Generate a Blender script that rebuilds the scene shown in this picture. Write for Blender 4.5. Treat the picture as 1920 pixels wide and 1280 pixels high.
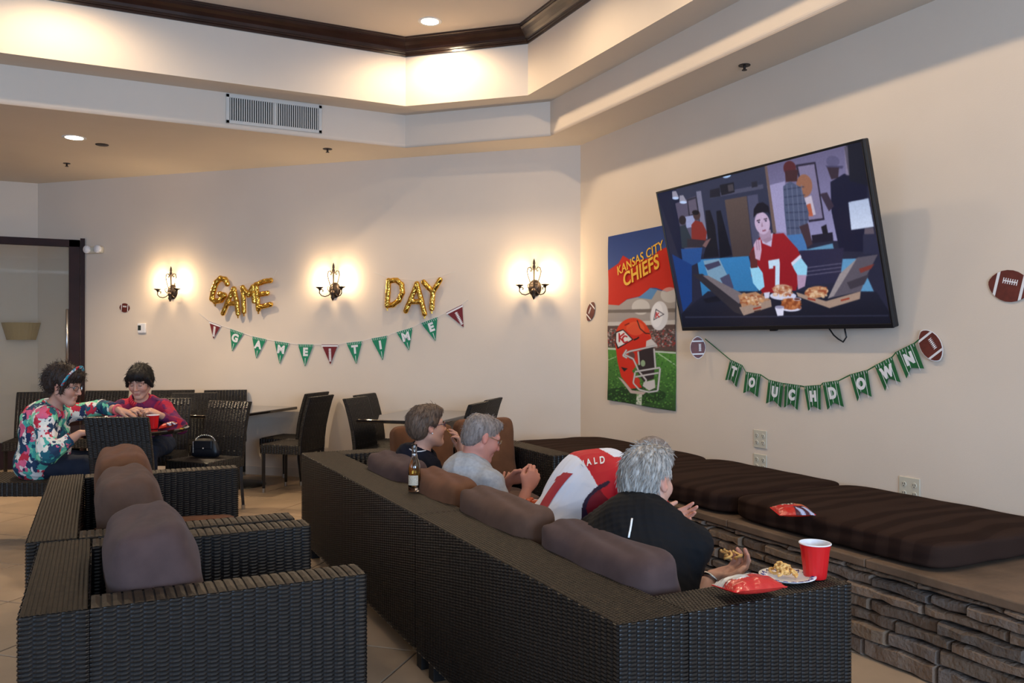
import bpy, bmesh, math, random
import numpy as np
from mathutils import Vector, Matrix, Euler
from mathutils.bvhtree import BVHTree

random.seed(11)
rng = np.random.default_rng(11)
for o in list(bpy.data.objects):
    bpy.data.objects.remove(o)
scene = bpy.context.scene
COL = scene.collection

# ------------------------------------------------------------------ camera
# World: +Y runs along the TV wall away from the camera, +X points at the TV wall.
CAMH, FPX, HORY = 1.42, 1564.0, 642.0
YAW = math.radians(26.4)
CS, SN = math.cos(YAW), math.sin(YAW)
cam_d = bpy.data.cameras.new('camera')
cam_d.sensor_width = 36.0
cam_d.lens = FPX / 1920 * 36.0
cam_d.clip_start = 0.05
cam = bpy.data.objects.new('camera', cam_d)
COL.objects.link(cam)
cam.location = (0, 0, CAMH)
cam.rotation_euler = (math.radians(90.07), 0, -YAW)
scene.camera = cam

# ------------------------------------------------------------------ view
vs = scene.view_settings
vs.view_transform = 'Standard'
vs.look = 'None'
vs.exposure = 0.10
vs.gamma = 1.0
vs.use_curve_mapping = False

# ------------------------------------------------------------------ world and large lights
world = bpy.data.worlds.new('world')
scene.world = world
world.use_nodes = True
wn = world.node_tree.nodes['Background']
wn.inputs[0].default_value = (0.55, 0.72, 1.0, 1)
wn.inputs[1].default_value = 1.0


def area_light(name, loc, rot, sx, sy, power, color):
    l = bpy.data.lights.new(name, 'AREA')
    l.shape = 'RECTANGLE'
    l.size, l.size_y = sx, sy
    l.energy = power
    l.color = color
    o = bpy.data.objects.new(name, l)
    COL.objects.link(o)
    o.location = loc
    o.rotation_euler = rot
    return o


# daylight in the two tall windows of the rear wall and in the left wall's window
DAY = (0.44, 0.67, 1.0)
area_light('window_daylight', (-4.0, -4.42, 1.75), (math.radians(90), 0, 0), 3.2, 2.1, 170, DAY)
area_light('window_daylight', (1.15, -4.42, 1.75), (math.radians(90), 0, 0), 3.1, 2.1, 390, DAY)
area_light('window_daylight', (-5.92, 3.0, 1.75), (math.radians(90), 0, math.radians(-90)), 2.6, 2.1, 40, DAY)


# ------------------------------------------------------------------ layout helpers
def c2w(xc, d):
    return (CS * xc + SN * d, -SN * xc + CS * d)


def W(px, py, z):
    d = (CAMH - z) * FPX / (py - HORY)
    x, y = c2w((px - 960) / FPX * d, d)
    return Vector((x, y, z))


def WD(px, py, d):
    x, y = c2w((px - 960) / FPX * d, d)
    return Vector((x, y, CAMH - (py - HORY) / FPX * d))


def WX(px, py, X):
    a = (px - 960) / FPX
    return WD(px, py, X / (CS * a + SN))


def WY(px, py, Y):
    a = (px - 960) / FPX
    return WD(px, py, Y / (-SN * a + CS))


XW = 4.12                       # TV wall
C0 = Vector((XW, 6.83, 0))      # corner between TV wall and diagonal back wall
BD = Vector((-0.7264, 0.6873, 0)).normalized()
BN = Vector((-BD.y, BD.x, 0))
if BN.dot(-C0) < 0:
    BN = -BN


def WB(px, py, off=0.0):
    a = (px - 960) / FPX
    x1, y1 = c2w(a, 1.0)
    d = (C0 + BN * off).dot(BN) / Vector((x1, y1, 0)).dot(BN)
    return WD(px, py, d)


# ------------------------------------------------------------------ materials
MATS = {}


def new_mat(name):
    m = bpy.data.materials.new(name)
    m.use_nodes = True
    return m, m.node_tree.nodes, m.node_tree.links, m.node_tree.nodes['Principled BSDF']


def mat(name, color, rough=0.6, metal=0.0, spec=0.5, var=0.0, vscale=8.0, bump=0.0, bscale=80.0, bdist=0.01,
        coat=0.0, rnd=0.0, emit=None, estr=0.0, trans=0.0, ior=1.45, sheen=0.0):
    if name in MATS:
        return MATS[name]
    m, N, L, P = new_mat(name)
    P.inputs['Roughness'].default_value = rough
    P.inputs['Metallic'].default_value = metal
    P.inputs['Specular IOR Level'].default_value = spec
    P.inputs['Coat Weight'].default_value = coat
    P.inputs['Transmission Weight'].default_value = trans
    P.inputs['IOR'].default_value = ior
    P.inputs['Sheen Weight'].default_value = sheen
    P.inputs['Base Color'].default_value = (*color, 1)
    tc = N.new('ShaderNodeTexCoord')
    if var or rnd:
        hsv = N.new('ShaderNodeHueSaturation')
        hsv.inputs['Color'].default_value = (*color, 1)
        mm = N.new('ShaderNodeMapRange')
        mm.inputs['To Min'].default_value = 1 - var
        mm.inputs['To Max'].default_value = 1 + var
        nz = N.new('ShaderNodeTexNoise')
        nz.inputs['Scale'].default_value = vscale
        nz.inputs['Detail'].default_value = 4
        L.new(tc.outputs['Object'], nz.inputs['Vector'])
        mm.inputs['From Min'].default_value = 0.3
        mm.inputs['From Max'].default_value = 0.7
        L.new(nz.outputs[0], mm.inputs[0])
        last = mm.outputs[0]
        if rnd:
            oi = N.new('ShaderNodeObjectInfo')
            mr = N.new('ShaderNodeMapRange')
            mr.inputs['To Min'].default_value = 1 - rnd
            mr.inputs['To Max'].default_value = 1 + rnd
            L.new(oi.outputs['Random'], mr.inputs[0])
            mu = N.new('ShaderNodeMath')
            mu.operation = 'MULTIPLY'
            L.new(last, mu.inputs[0])
            L.new(mr.outputs[0], mu.inputs[1])
            last = mu.outputs[0]
        L.new(last, hsv.inputs['Value'])
        L.new(hsv.outputs[0], P.inputs['Base Color'])
    if bump:
        nb = N.new('ShaderNodeTexNoise')
        nb.inputs['Scale'].default_value = bscale
        nb.inputs['Detail'].default_value = 3
        L.new(tc.outputs['Object'], nb.inputs['Vector'])
        bm = N.new('ShaderNodeBump')
        bm.inputs['Strength'].default_value = bump
        bm.inputs['Distance'].default_value = bdist
        L.new(nb.outputs[0], bm.inputs['Height'])
        L.new(bm.outputs[0], P.inputs['Normal'])
    if emit:
        P.inputs['Emission Color'].default_value = (*emit, 1)
        P.inputs['Emission Strength'].default_value = estr
    MATS[name] = m
    return m


def ramp_mat(name, stops, tex='noise', scale=5.0, rough=0.7, distort=0.0, detail=3.0, constant=False, coord='Object',
             bump=0.0, bscale=60, bdist=0.003, stretch=(1, 1, 1), spec=0.4, sheen=0.0, wave_type='BANDS'):
    m, N, L, P = new_mat(name)
    tc = N.new('ShaderNodeTexCoord')
    mp = N.new('ShaderNodeMapping')
    mp.inputs['Scale'].default_value = stretch
    L.new(tc.outputs[coord], mp.inputs[0])
    if tex == 'noise':
        t = N.new('ShaderNodeTexNoise')
        t.inputs['Detail'].default_value = detail
        t.inputs['Distortion'].default_value = distort
        t.inputs['Scale'].default_value = scale
        out = t.outputs[0]
    elif tex == 'voronoi':
        t = N.new('ShaderNodeTexVoronoi')
        t.inputs['Scale'].default_value = scale
        out = t.outputs['Color']
    elif tex == 'wave':
        t = N.new('ShaderNodeTexWave')
        t.inputs['Scale'].default_value = scale
        t.inputs['Distortion'].default_value = distort
        t.inputs['Detail'].default_value = detail
        t.inputs['Detail Scale'].default_value = 0.7
        t.wave_type = wave_type
        out = t.outputs['Color']
    L.new(mp.outputs[0], t.inputs['Vector'])
    if tex == 'voronoi' and distort:
        nz = N.new('ShaderNodeTexNoise')
        nz.inputs['Scale'].default_value = scale * 1.3
        nz.inputs['Detail'].default_value = 3
        L.new(mp.outputs[0], nz.inputs['Vector'])
        mx = N.new('ShaderNodeVectorMath')
        mx.operation = 'MULTIPLY_ADD'
        mx.inputs[1].default_value = (distort,) * 3
        L.new(nz.outputs['Color'], mx.inputs[0])
        L.new(mp.outputs[0], mx.inputs[2])
        L.new(mx.outputs[0], t.inputs['Vector'])
        sp = N.new('ShaderNodeSeparateColor')
        L.new(out, sp.inputs[0])
        out = sp.outputs[0]
    r = N.new('ShaderNodeValToRGB')
    r.color_ramp.interpolation = 'CONSTANT' if constant else 'LINEAR'
    el = r.color_ramp.elements
    while len(el) < len(stops):
        el.new(0.5)
    for e, (p, c) in zip(el, stops):
        e.position = p
        e.color = (*c, 1)
    L.new(out, r.inputs[0])
    L.new(r.outputs[0], P.inputs['Base Color'])
    P.inputs['Roughness'].default_value = rough
    P.inputs['Specular IOR Level'].default_value = spec
    P.inputs['Sheen Weight'].default_value = sheen
    if bump:
        nb = N.new('ShaderNodeTexNoise')
        nb.inputs['Scale'].default_value = bscale
        L.new(tc.outputs['Object'], nb.inputs['Vector'])
        bm = N.new('ShaderNodeBump')
        bm.inputs['Strength'].default_value = bump
        bm.inputs['Distance'].default_value = bdist
        L.new(nb.outputs[0], bm.inputs['Height'])
        L.new(bm.outputs[0], P.inputs['Normal'])
    MATS[name] = m
    return m


def attr_mat(name, rough=0.6, emission=0.0, spec=0.4, bump=0.0, bscale=120, sss=0.0, bdist=0.002):
    """colour from the mesh's own colour attribute (printed cloth, screens, skin)"""
    m, N, L, P = new_mat(name)
    a = N.new('ShaderNodeVertexColor')
    a.layer_name = 'Col'
    P.inputs['Roughness'].default_value = rough
    P.inputs['Specular IOR Level'].default_value = spec
    if emission:
        P.inputs['Base Color'].default_value = (0.01, 0.01, 0.012, 1)
        L.new(a.outputs[0], P.inputs['Emission Color'])
        P.inputs['Emission Strength'].default_value = emission
    else:
        L.new(a.outputs[0], P.inputs['Base Color'])
    if sss:
        P.inputs['Subsurface Weight'].default_value = sss
        P.inputs['Subsurface Radius'].default_value = (0.02, 0.008, 0.005)
        P.inputs['Subsurface Scale'].default_value = 0.3
    if bump:
        tc = N.new('ShaderNodeTexCoord')
        nb = N.new('ShaderNodeTexNoise')
        nb.inputs['Scale'].default_value = bscale
        L.new(tc.outputs['Object'], nb.inputs['Vector'])
        bm = N.new('ShaderNodeBump')
        bm.inputs['Strength'].default_value = bump
        bm.inputs['Distance'].default_value = bdist
        L.new(nb.outputs[0], bm.inputs['Height'])
        L.new(bm.outputs[0], P.inputs['Normal'])
    MATS[name] = m
    return m


def srgb(r, g, b):
    f = lambda c: (c / 255 / 12.92) if c / 255 <= 0.04045 else ((c / 255 + 0.055) / 1.055) ** 2.4
    return (f(r), f(g), f(b))


# ------------------------------------------------------------------ mesh builder
class MB:
    def __init__(self):
        self.v, self.f, self.sm = [], [], False

    def quad(self, *p):
        n = len(self.v)
        self.v += [tuple(q) for q in p]
        self.f.append(tuple(range(n, n + len(p))))
        return self

    def box(self, x0, y0, z0, x1, y1, z1, M=None):
        c = [(x, y, z) for x in (x0, x1) for y in (y0, y1) for z in (z0, z1)]
        if M is not None:
            c = [tuple(M @ Vector(q)) for q in c]
        n = len(self.v)
        self.v += c
        for f in ((0, 1, 3, 2), (4, 6, 7, 5), (0, 4, 5, 1), (2, 3, 7, 6), (0, 2, 6, 4), (1, 5, 7, 3)):
            self.f.append(tuple(n + i for i in f))
        return self

    def bbox(self, x0, y0, z0, x1, y1, z1, b=0.01, M=None):
        """box with chamfered edges"""
        x0, x1 = min(x0, x1), max(x0, x1)
        y0, y1 = min(y0, y1), max(y0, y1)
        z0, z1 = min(z0, z1), max(z0, z1)
        bm = bmesh.new()
        bmesh.ops.create_cube(bm, size=1)
        for v in bm.verts:
            v.co = Vector((x0 + (v.co.x + .5) * (x1 - x0), y0 + (v.co.y + .5) * (y1 - y0), z0 + (v.co.z + .5) * (z1 - z0)))
        b = min(b, .45 * min(x1 - x0, y1 - y0, z1 - z0))
        bmesh.ops.bevel(bm, geom=bm.edges[:], offset=b, segments=2, affect='EDGES', profile=0.5)
        n = len(self.v)
        bm.verts.index_update()
        for v in bm.verts:
            self.v.append(tuple(M @ v.co) if M is not None else tuple(v.co))
        for f in bm.faces:
            self.f.append(tuple(n + v.index for v in f.verts))
        bm.free()
        return self

    def prism(self, pts, z0, z1):
        n, k = len(self.v), len(pts)
        self.v += [(p[0], p[1], z0) for p in pts] + [(p[0], p[1], z1) for p in pts]
        self.f.append(tuple(reversed(range(n, n + k))))
        self.f.append(tuple(range(n + k, n + 2 * k)))
        for i in range(k):
            j = (i + 1) % k
            self.f.append((n + i, n + j, n + k + j, n + k + i))
        return self

    def tube(self, path, r, seg=8, cap=True, flat=1.0):
        path = [Vector(p) for p in path]
        rs = r if isinstance(r, (list, tuple)) else [r] * len(path)
        n0 = len(self.v)
        t0 = (path[1] - path[0]).normalized()
        up = Vector((0, 0, 1)) if abs(t0.z) < 0.9 else Vector((1, 0, 0))
        a = t0.cross(up).normalized()
        for i, p in enumerate(path):
            t = (path[min(i + 1, len(path) - 1)] - path[max(i - 1, 0)]).normalized()
            a = (a - t * a.dot(t)).normalized()
            b = t.cross(a)
            for s in range(seg):
                th = 2 * math.pi * s / seg
                self.v.append(tuple(p + a * (math.cos(th) * rs[i]) + b * (math.sin(th) * rs[i] * flat)))
        for i in range(len(path) - 1):
            for s in range(seg):
                s2 = (s + 1) % seg
                self.f.append((n0 + i * seg + s, n0 + i * seg + s2, n0 + (i + 1) * seg + s2, n0 + (i + 1) * seg + s))
        if cap:
            self.f.append(tuple(n0 + s for s in reversed(range(seg))))
            e = n0 + (len(path) - 1) * seg
            self.f.append(tuple(e + s for s in range(seg)))
        return self

    def lathe(self, prof, seg=24, c=(0, 0, 0), M=None, flute=None):
        n0 = len(self.v)
        for r, z in prof:
            for s in range(seg):
                th = 2 * math.pi * s / seg
                rr = r * (1 + (flute(th, z) if flute else 0))
                p = Vector((c[0] + rr * math.cos(th), c[1] + rr * math.sin(th), c[2] + z))
                self.v.append(tuple(M @ p) if M is not None else tuple(p))
        for i in range(len(prof) - 1):
            for s in range(seg):
                s2 = (s + 1) % seg
                self.f.append((n0 + i * seg + s, n0 + i * seg + s2, n0 + (i + 1) * seg + s2, n0 + (i + 1) * seg + s))
        return self

    def disc(self, r, seg, z, c=(0, 0)):
        n0 = len(self.v)
        self.v += [(c[0] + r * math.cos(2 * math.pi * s / seg), c[1] + r * math.sin(2 * math.pi * s / seg), z) for s in range(seg)]
        self.f.append(tuple(range(n0, n0 + seg)))
        return self

    def ball(self, c, r, seg=12, rings=8):
        prof = [(max(1e-4, math.sin(math.pi * i / rings)), -math.cos(math.pi * i / rings)) for i in range(rings + 1)]
        rr = r if isinstance(r, (list, tuple)) else (r, r, r)
        M = Matrix.Translation(c) @ Matrix.Diagonal((*rr, 1))
        return self.lathe(prof, seg, M=M)

    def mesh(self, name, m=None, smooth=False):
        me = bpy.data.meshes.new(name)
        me.from_pydata(self.v, [], self.f)
        if smooth:
            me.shade_smooth()
        if m is not None:
            me.materials.append(m)
        me.update()
        return me

    def build(self, name, m, parent=None, smooth=False, loc=None, rot=None, stuff=False):
        o = bpy.data.objects.new(name, self.mesh(name, m, smooth))
        COL.objects.link(o)
        if parent is not None:
            o.parent = parent
        if loc is not None:
            o.location = loc
        if rot is not None:
            o.rotation_euler = rot
        if stuff:
            o['kind'] = 'stuff'
        return o


def empty(name, loc=(0, 0, 0), rz=0.0, label=None, cat=None, group=None, rot=None):
    o = bpy.data.objects.new(name, None)
    o.empty_display_size = 0.1
    COL.objects.link(o)
    o.location = loc
    o.rotation_euler = rot if rot is not None else (0, 0, rz)
    if label:
        tag(o, label, cat, group)
    return o


def tag(o, label, cat, group=None):
    o['label'] = label
    o['category'] = cat
    if group:
        o['group'] = group
    return o


def structure(o):
    o['kind'] = 'structure'
    return o


def copy_tree(o, parent=None):
    c = o.copy()
    COL.objects.link(c)
    c.parent = parent
    for ch in o.children:
        copy_tree(ch, c)
    return c


def text_mesh(txt, size, extrude=0.001, bold=0.0, align='CENTER', shear=0.0, space=1.0):
    cu = bpy.data.curves.new('text', 'FONT')
    cu.body = txt
    cu.size = size
    cu.extrude = extrude
    cu.offset = bold
    cu.shear = shear
    cu.space_character = space
    cu.align_x = align
    cu.align_y = 'CENTER'
    cu.resolution_u = 4
    o = bpy.data.objects.new('text', cu)
    COL.objects.link(o)
    dg = bpy.context.evaluated_depsgraph_get()
    me = bpy.data.meshes.new_from_object(o.evaluated_get(dg))
    bpy.data.objects.remove(o)
    bpy.data.curves.remove(cu)
    return me


def mesh_obj(name, me, m, parent=None, M=None, smooth=False):
    if M is not None:
        me.transform(M)
    me.materials.clear()
    me.materials.append(m)
    if smooth:
        me.shade_smooth()
    o = bpy.data.objects.new(name, me)
    COL.objects.link(o)
    if parent is not None:
        o.parent = parent
    return o


def frame(o, x, y, z):
    """matrix from origin and three axes"""
    x, y, z = Vector(x), Vector(y), Vector(z)
    return Matrix(((x.x, y.x, z.x, o[0]), (x.y, y.y, z.y, o[1]), (x.z, y.z, z.z, o[2]), (0, 0, 0, 1)))

# ================================================================== the room
M_WALL = mat('wall_paint', (0.72, 0.605, 0.495), 0.85, var=0.03, vscale=1.2, bump=0.12, bscale=140, bdist=0.004)
M_CEIL = mat('ceiling_paint', (0.70, 0.60, 0.49), 0.9, var=0.02, vscale=1.5, bump=0.08, bscale=120, bdist=0.003)
M_CROWN = mat('dark_stained_wood', (0.030, 0.011, 0.007), 0.28, var=0.3, vscale=6, coat=0.4)
M_GROUT = mat('grout', (0.20, 0.15, 0.11), 0.9)
ZL, ZS, ZC, ZT = 3.30, 3.615, 4.07, 4.22     # low soffit, ledge, crown foot, tray ceiling
R = [(-6.0, -4.5), (XW, -4.5), (XW, 6.83), tuple((C0 + BD * 6.55).xy), (-6.0, C0.y + BD.y * 6.55)]
A = [(-5.6, -3.2), (3.69, -3.2), (3.69, 6.65), (2.66, 7.68), (-5.6, 7.68)]
B = [(-5.3, -2.9), (3.42, -2.9), (3.42, 6.57), (2.56, 7.38), (-5.3, 7.38)]

# ---- floor: grout slab plus large tiles laid on the diagonal
mb = MB()
mb.prism([(-6.2, -4.7), (XW + .2, -4.7), (XW + .2, 11.6), (-6.2, 11.6)], -0.12, -0.006)
floor = structure(mb.build('floor', M_GROUT))
M_TILE = mat('floor_tile', (0.40, 0.292, 0.200), 0.42, var=0.16, vscale=2.2, rnd=0.07, bump=0.05, bscale=12, bdist=0.004, spec=0.4)
TS = 0.61
tb = MB()
tb.bbox(-TS / 2 + .0035, -TS / 2 + .0035, -0.02, TS / 2 - .0035, TS / 2 - .0035, 0, b=0.004)
tile_me = tb.mesh('tile', M_TILE)
ca, sa = math.cos(math.radians(46)), math.sin(math.radians(46))
for i in range(-30, 40):
    for j in range(-30, 40):
        a, b = i * TS + 0.17, j * TS + 0.05
        x, y = ca * a - sa * b, sa * a + ca * b
        if not (-5.2 < x < 3.6 and 0.5 < y < 11.6):
            continue
        if (Vector((x, y, 0)) - C0).dot(BN) < -0.3 and x > -0.9:
            continue
        # keep to the part of the floor that the room in front of the camera can show
        d = SN * x + CS * y
        xc = CS * x - SN * y
        if d < 0.8 or abs(xc) > 0.80 * d + 0.7:
            continue
        t = bpy.data.objects.new('floor_tile', tile_me)
        COL.objects.link(t)
        t.parent = floor
        t.location = (x, y, 0)
        t.rotation_euler = (0, 0, math.radians(46 + 90 * random.randint(0, 3)))

# ---- ceiling
mb = MB()
for i in range(5):
    j = (i + 1) % 5
    mb.quad((*R[i], ZL), (*R[j], ZL), (*A[j], ZL), (*A[i], ZL))
ceiling = structure(mb.build('ceiling', M_CEIL))


def ring(pts_lo, z_lo, pts_hi, z_hi):
    m = MB()
    for i in range(len(pts_lo)):
        j = (i + 1) % len(pts_lo)
        m.quad((*pts_lo[i], z_lo), (*pts_lo[j], z_lo), (*pts_hi[j], z_hi), (*pts_hi[i], z_hi))
    return m


def inset(pts, d):
    """offset a convex polygon outwards by d"""
    c = Vector((sum(p[0] for p in pts) / len(pts), sum(p[1] for p in pts) / len(pts)))
    n = len(pts)
    out = []
    for i in range(n):
        p0, p1, p2 = Vector(pts[i - 1]), Vector(pts[i]), Vector(pts[(i + 1) % n])
        d1, d2 = (p1 - p0).normalized(), (p2 - p1).normalized()
        n1, n2 = Vector((d1.y, -d1.x)), Vector((d2.y, -d2.x))
        k = (n1 + n2) / (1 + n1.dot(n2))
        out.append(tuple(p1 + k * d))
    return out


# stepped soffit faces with a rounded nosing at each lower edge
m = MB()
for k in range(5):
    t0, t1 = k / 5 * math.pi / 2, (k + 1) / 5 * math.pi / 2
    r = 0.035
    r2 = ring(inset(A, r * (1 - math.sin(t0))), ZL + r * (1 - math.cos(t0)), inset(A, r * (1 - math.sin(t1))), ZL + r * (1 - math.cos(t1)))
    n0 = len(m.v)
    m.v += r2.v
    m.f += [tuple(n0 + i for i in f) for f in r2.f]
r2 = ring(A, ZL + .035, A, ZS)
n0 = len(m.v); m.v += r2.v; m.f += [tuple(n0 + i for i in f) for f in r2.f]
o = m.build('ceiling_step', M_WALL, ceiling, smooth=False)
ring(A, ZS, B, ZS).build('ceiling_ledge', M_CEIL, ceiling)
ring(B, ZS, B, ZT).build('tray_face', M_WALL, ceiling)
m = MB()
m.quad(*[(*p, ZT) for p in B])
m.build('tray_ceiling', M_CEIL, ceiling)


# crown moulding swept round the tray
def crown():
    prof = [(0, ZC), (.012, ZC), (.012, ZC + .018), (.022, ZC + .022), (.022, ZC + .035), (.032, ZC + .04), (.042, ZC + .06),
            (.062, ZC + .085), (.085, ZC + .105), (.095, ZC + .12), (.095, ZC + .128), (.108, ZC + .132), (.108, ZT), (0, ZT)]
    m = MB()
    n = len(B)
    rows = []
    for (dp, z) in prof:
        off = inset(B, -dp)
        rows.append([(*p, z) for p in off])
    for a in range(len(prof) - 1):
        for i in range(n):
            j = (i + 1) % n
            m.quad(rows[a][i], rows[a][j], rows[a + 1][j], rows[a + 1][i])
    return m


structure(crown().build('trim_1', M_CROWN))


# ---- walls (with thickness)
def wall(name, p, q, out, z0=0.0, z1=3.32, t=0.15, mt=None):
    p, q = Vector(p), Vector(q)
    o2 = Vector(out) * t
    return structure(MB().prism([p, q, q + o2, p + o2], z0, z1).build(name, mt or M_WALL))


wall('wall_right', (XW, -4.5), (XW, 6.83), (1, 0))
e = C0 + BD * 6.55
wall('wall_back', C0.xy, e.xy, -BN.xy)
wall('wall_far', e.xy, (-6.0, e.y), (0, 1))
# left wall with a window opening, rear wall with two
lw = MB()
lw.box(-6.15, -4.5, 0, -6.0, 1.6, 3.32).box(-6.15, 4.4, 0, -6.0, e.y, 3.32).box(-6.15, 1.6, 0, -6.0, 4.4, .6).box(-6.15, 1.6, 2.9, -6.0, 4.4, 3.32)
structure(lw.build('wall_left', M_WALL))
rw = MB()
rw.box(-6, -4.65, 0, -5.7, -4.5, 3.32).box(-2.35, -4.65, 0, -.5, -4.5, 3.32).box(2.8, -4.65, 0, XW, -4.5, 3.32)
for a, b in ((-5.7, -2.35), (-.5, 2.8)):
    rw.box(a, -4.65, 0, b, -4.5, .6).box(a, -4.65, 2.9, b, -4.5, 3.32)
structure(rw.build('wall_rear', M_WALL))
M_FRAME = mat('dark_door_frame', (0.022, 0.007, 0.006), 0.55, var=0.2, spec=.25)
k = 0
for (a, b) in ((-5.7, -2.35), (-.5, 2.8)):
    k += 1
    wf = MB()
    for x in (a, (a + b) / 2 - .03, b - .06):
        wf.box(x, -4.63, .6, x + .06, -4.57, 2.9)
    wf.box(a, -4.63, .6, b, -4.57, .66).box(a, -4.63, 2.84, b, -4.57, 2.9)
    structure(wf.build('window_%d' % k, M_FRAME))
wf = MB()
for y in (1.6, 2.97, 4.34):
    wf.box(-6.13, y, .6, -6.07, y + .06, 2.9)
wf.box(-6.13, 1.6, .6, -6.07, 4.4, .66).box(-6.13, 1.6, 2.84, -6.07, 4.4, 2.9)
structure(wf.build('window_3', M_FRAME))

# ---- glazed door leaf standing in front of the far wall
DY = 10.86
door = structure(empty('door_1', (0, 0, 0)))
xr = WY(150, 450, DY).x
xi = WY(129, 450, DY).x
zt = WY(60, 446, DY).z
zi = WY(60, 460, DY).z
xl = -2.6
MB().bbox(xi, DY - .025, 0.01, xr, DY + .025, zt, .004).build('door_stile', M_FRAME, door)
MB().bbox(xl, DY - .025, 0.01, xl + (xr - xi), DY + .025, zt, .004).build('door_stile', M_FRAME, door)
MB().bbox(xl, DY - .025, zi, xr, DY + .025, zt, .004).build('door_top_rail', M_FRAME, door)
MB().bbox(xl, DY - .025, 0.01, xr, DY + .025, .30, .004).build('door_bottom_rail', M_FRAME, door)
M_GLASS = mat('door_glass', (0.93, 0.95, 0.93), 0.02, trans=1.0, ior=1.45)
MB().box(xl + .1, DY - .004, .28, xi + .01, DY + .004, zi + .01).build('glass_pane', M_GLASS, door)
M_STEEL = mat('brushed_steel', (0.55, 0.55, 0.56), 0.3, 1.0)
hx = WY(126, 600, DY).x
h = MB().tube([(hx, DY - .07, 1.08), (hx, DY - .07, 1.80)], .016, 10)
h.tube([(hx, DY - .07, 1.2), (hx, DY - .02, 1.2)], .01, 8).tube([(hx, DY - .07, 1.68), (hx, DY - .02, 1.68)], .01, 8)
h.build('pull_handle', M_STEEL, door, smooth=True)
# jamb that carries the leaf
structure(MB().box(xr + .003, DY - .03, 0, xr + .05, DY + .10, zt + .02).build('trim_2', M_FRAME))

# half-bowl wall uplight behind the glass
p = WY(40, 621, e.y)
ul = MB()
n = 14
for i in range(n):
    a0, a1 = math.pi * i / n, math.pi * (i + 1) / n
    c0, s0, c1, s1 = math.cos(a0), -math.sin(a0), math.cos(a1), -math.sin(a1)
    ul.quad((.15 * c0, .12 * s0, -.1), (.15 * c1, .12 * s1, -.1), (.205 * c1, .17 * s1, .1), (.205 * c0, .17 * s0, .1))
    ul.quad((.15 * c1, .12 * s1, -.1), (.15 * c0, .12 * s0, -.1), (0, 0, -.1))
ul = ul.build('wall_uplight', mat('tan_plaster', (0.42, 0.29, 0.13), .6), loc=(p.x, e.y - .002, p.z))
tag(ul, 'tan half-bowl wall light on the wall seen through the glass door', 'wall light')

# ---- baseboards
wallb = lambda p, q, nn, name: structure(MB().prism([Vector(p), Vector(q), Vector(q) + Vector(nn) * .015, Vector(p) + Vector(nn) * .015], 0, .09).build(name, M_WALL))
wallb(C0.xy, e.xy, BN.xy, 'baseboard_back')
wallb(e.xy, (-6, e.y), (0, -1), 'baseboard_far')

# ================================================================== ceiling fixtures
M_WHITE = mat('white_trim', (0.8, 0.78, 0.74), 0.4)
M_LAMP = mat('lamp_lens', (1, 1, 1), 0.5, emit=(1.0, 0.86, 0.66), estr=22)
WARM = (1.0, 0.77, 0.50)


def downlight(x, y, z, label, power, cone=125, blend=0.5, lab2=None):
    d = empty('recessed_downlight', (x, y, z), 0, label, 'ceiling light', 'recessed ceiling lights')
    MB().lathe([(.075, -.002), (.098, -.006), (.104, -.002), (.104, 0.0)], 32).build('trim_ring', M_WHITE, d, smooth=True)
    MB().lathe([(.001, -.0035), (.076, -.003)], 32).build('lens', M_LAMP, d)
    l = bpy.data.lights.new('downlight_lamp', 'SPOT')
    l.energy = power
    l.color = WARM
    l.spot_size = math.radians(cone)
    l.spot_blend = blend
    l.shadow_soft_size = 0.06
    lo = bpy.data.objects.new('downlight_lamp', l)
    COL.objects.link(lo)
    lo.location = (x, y, z - .02)
    return d


DL = 80
p = W(806, 40, ZT)
downlight(p.x, p.y, ZT, 'lit round recessed light in the tray ceiling above the dark moulding corner', DL, 165, .55)
# the same rows go on round the tray, out of the picture
for (x, y) in ((-.30, 6.80), (-3.2, 6.80), (2.66, 5.35), (2.66, 3.9), (2.66, 2.45), (2.66, 1.0), (2.66, -1.0), (-3.2, 1.0)):
    downlight(x, y, ZT, 'recessed light of the same row round the tray ceiling outside the picture', DL if x < 2 else DL * .66, 165, .55)
p = W(139, 258, ZL)
downlight(p.x, p.y, ZL, 'lit round recessed light in the low ceiling over the dining tables', 210, 130, .6)

M_DARKMETAL = mat('oxidised_iron', (0.045, 0.032, 0.026), 0.45, 0.8, var=.3, vscale=30)


def sprinkler(px, py, label, r=.035):
    p = W(px, py, ZL)
    s = empty('fire_sprinkler', p, 0, label, 'sprinkler', 'ceiling sprinklers')
    MB().lathe([(.001, -.004), (r, -.004), (r, 0)], 20).build('escutcheon', M_DARKMETAL, s)
    MB().tube([(0, 0, -.004), (0, 0, -.03)], .009, 8).lathe([(.001, -.032), (.018, -.032), (.018, -.035), (.001, -.035)], 12).build('sprinkler_head', M_DARKMETAL, s)


sprinkler(614, 279, 'small dark sprinkler head in the low ceiling right of the air vent', .045)
sprinkler(1396, 122, 'small dark sprinkler head in the ceiling above the TV', .04)
sprinkler(125, 306, 'small dark sprinkler head in the ceiling behind the lit downlight', .035)
p = W(191, 271, ZL)
sp = MB().lathe([(.001, -.008), (.055, -.006), (.06, 0)], 24).build('smoke_detector', M_DARKMETAL, loc=p)
tag(sp, 'flat dark round disc in the ceiling right of the lit downlight', 'detector')

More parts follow.
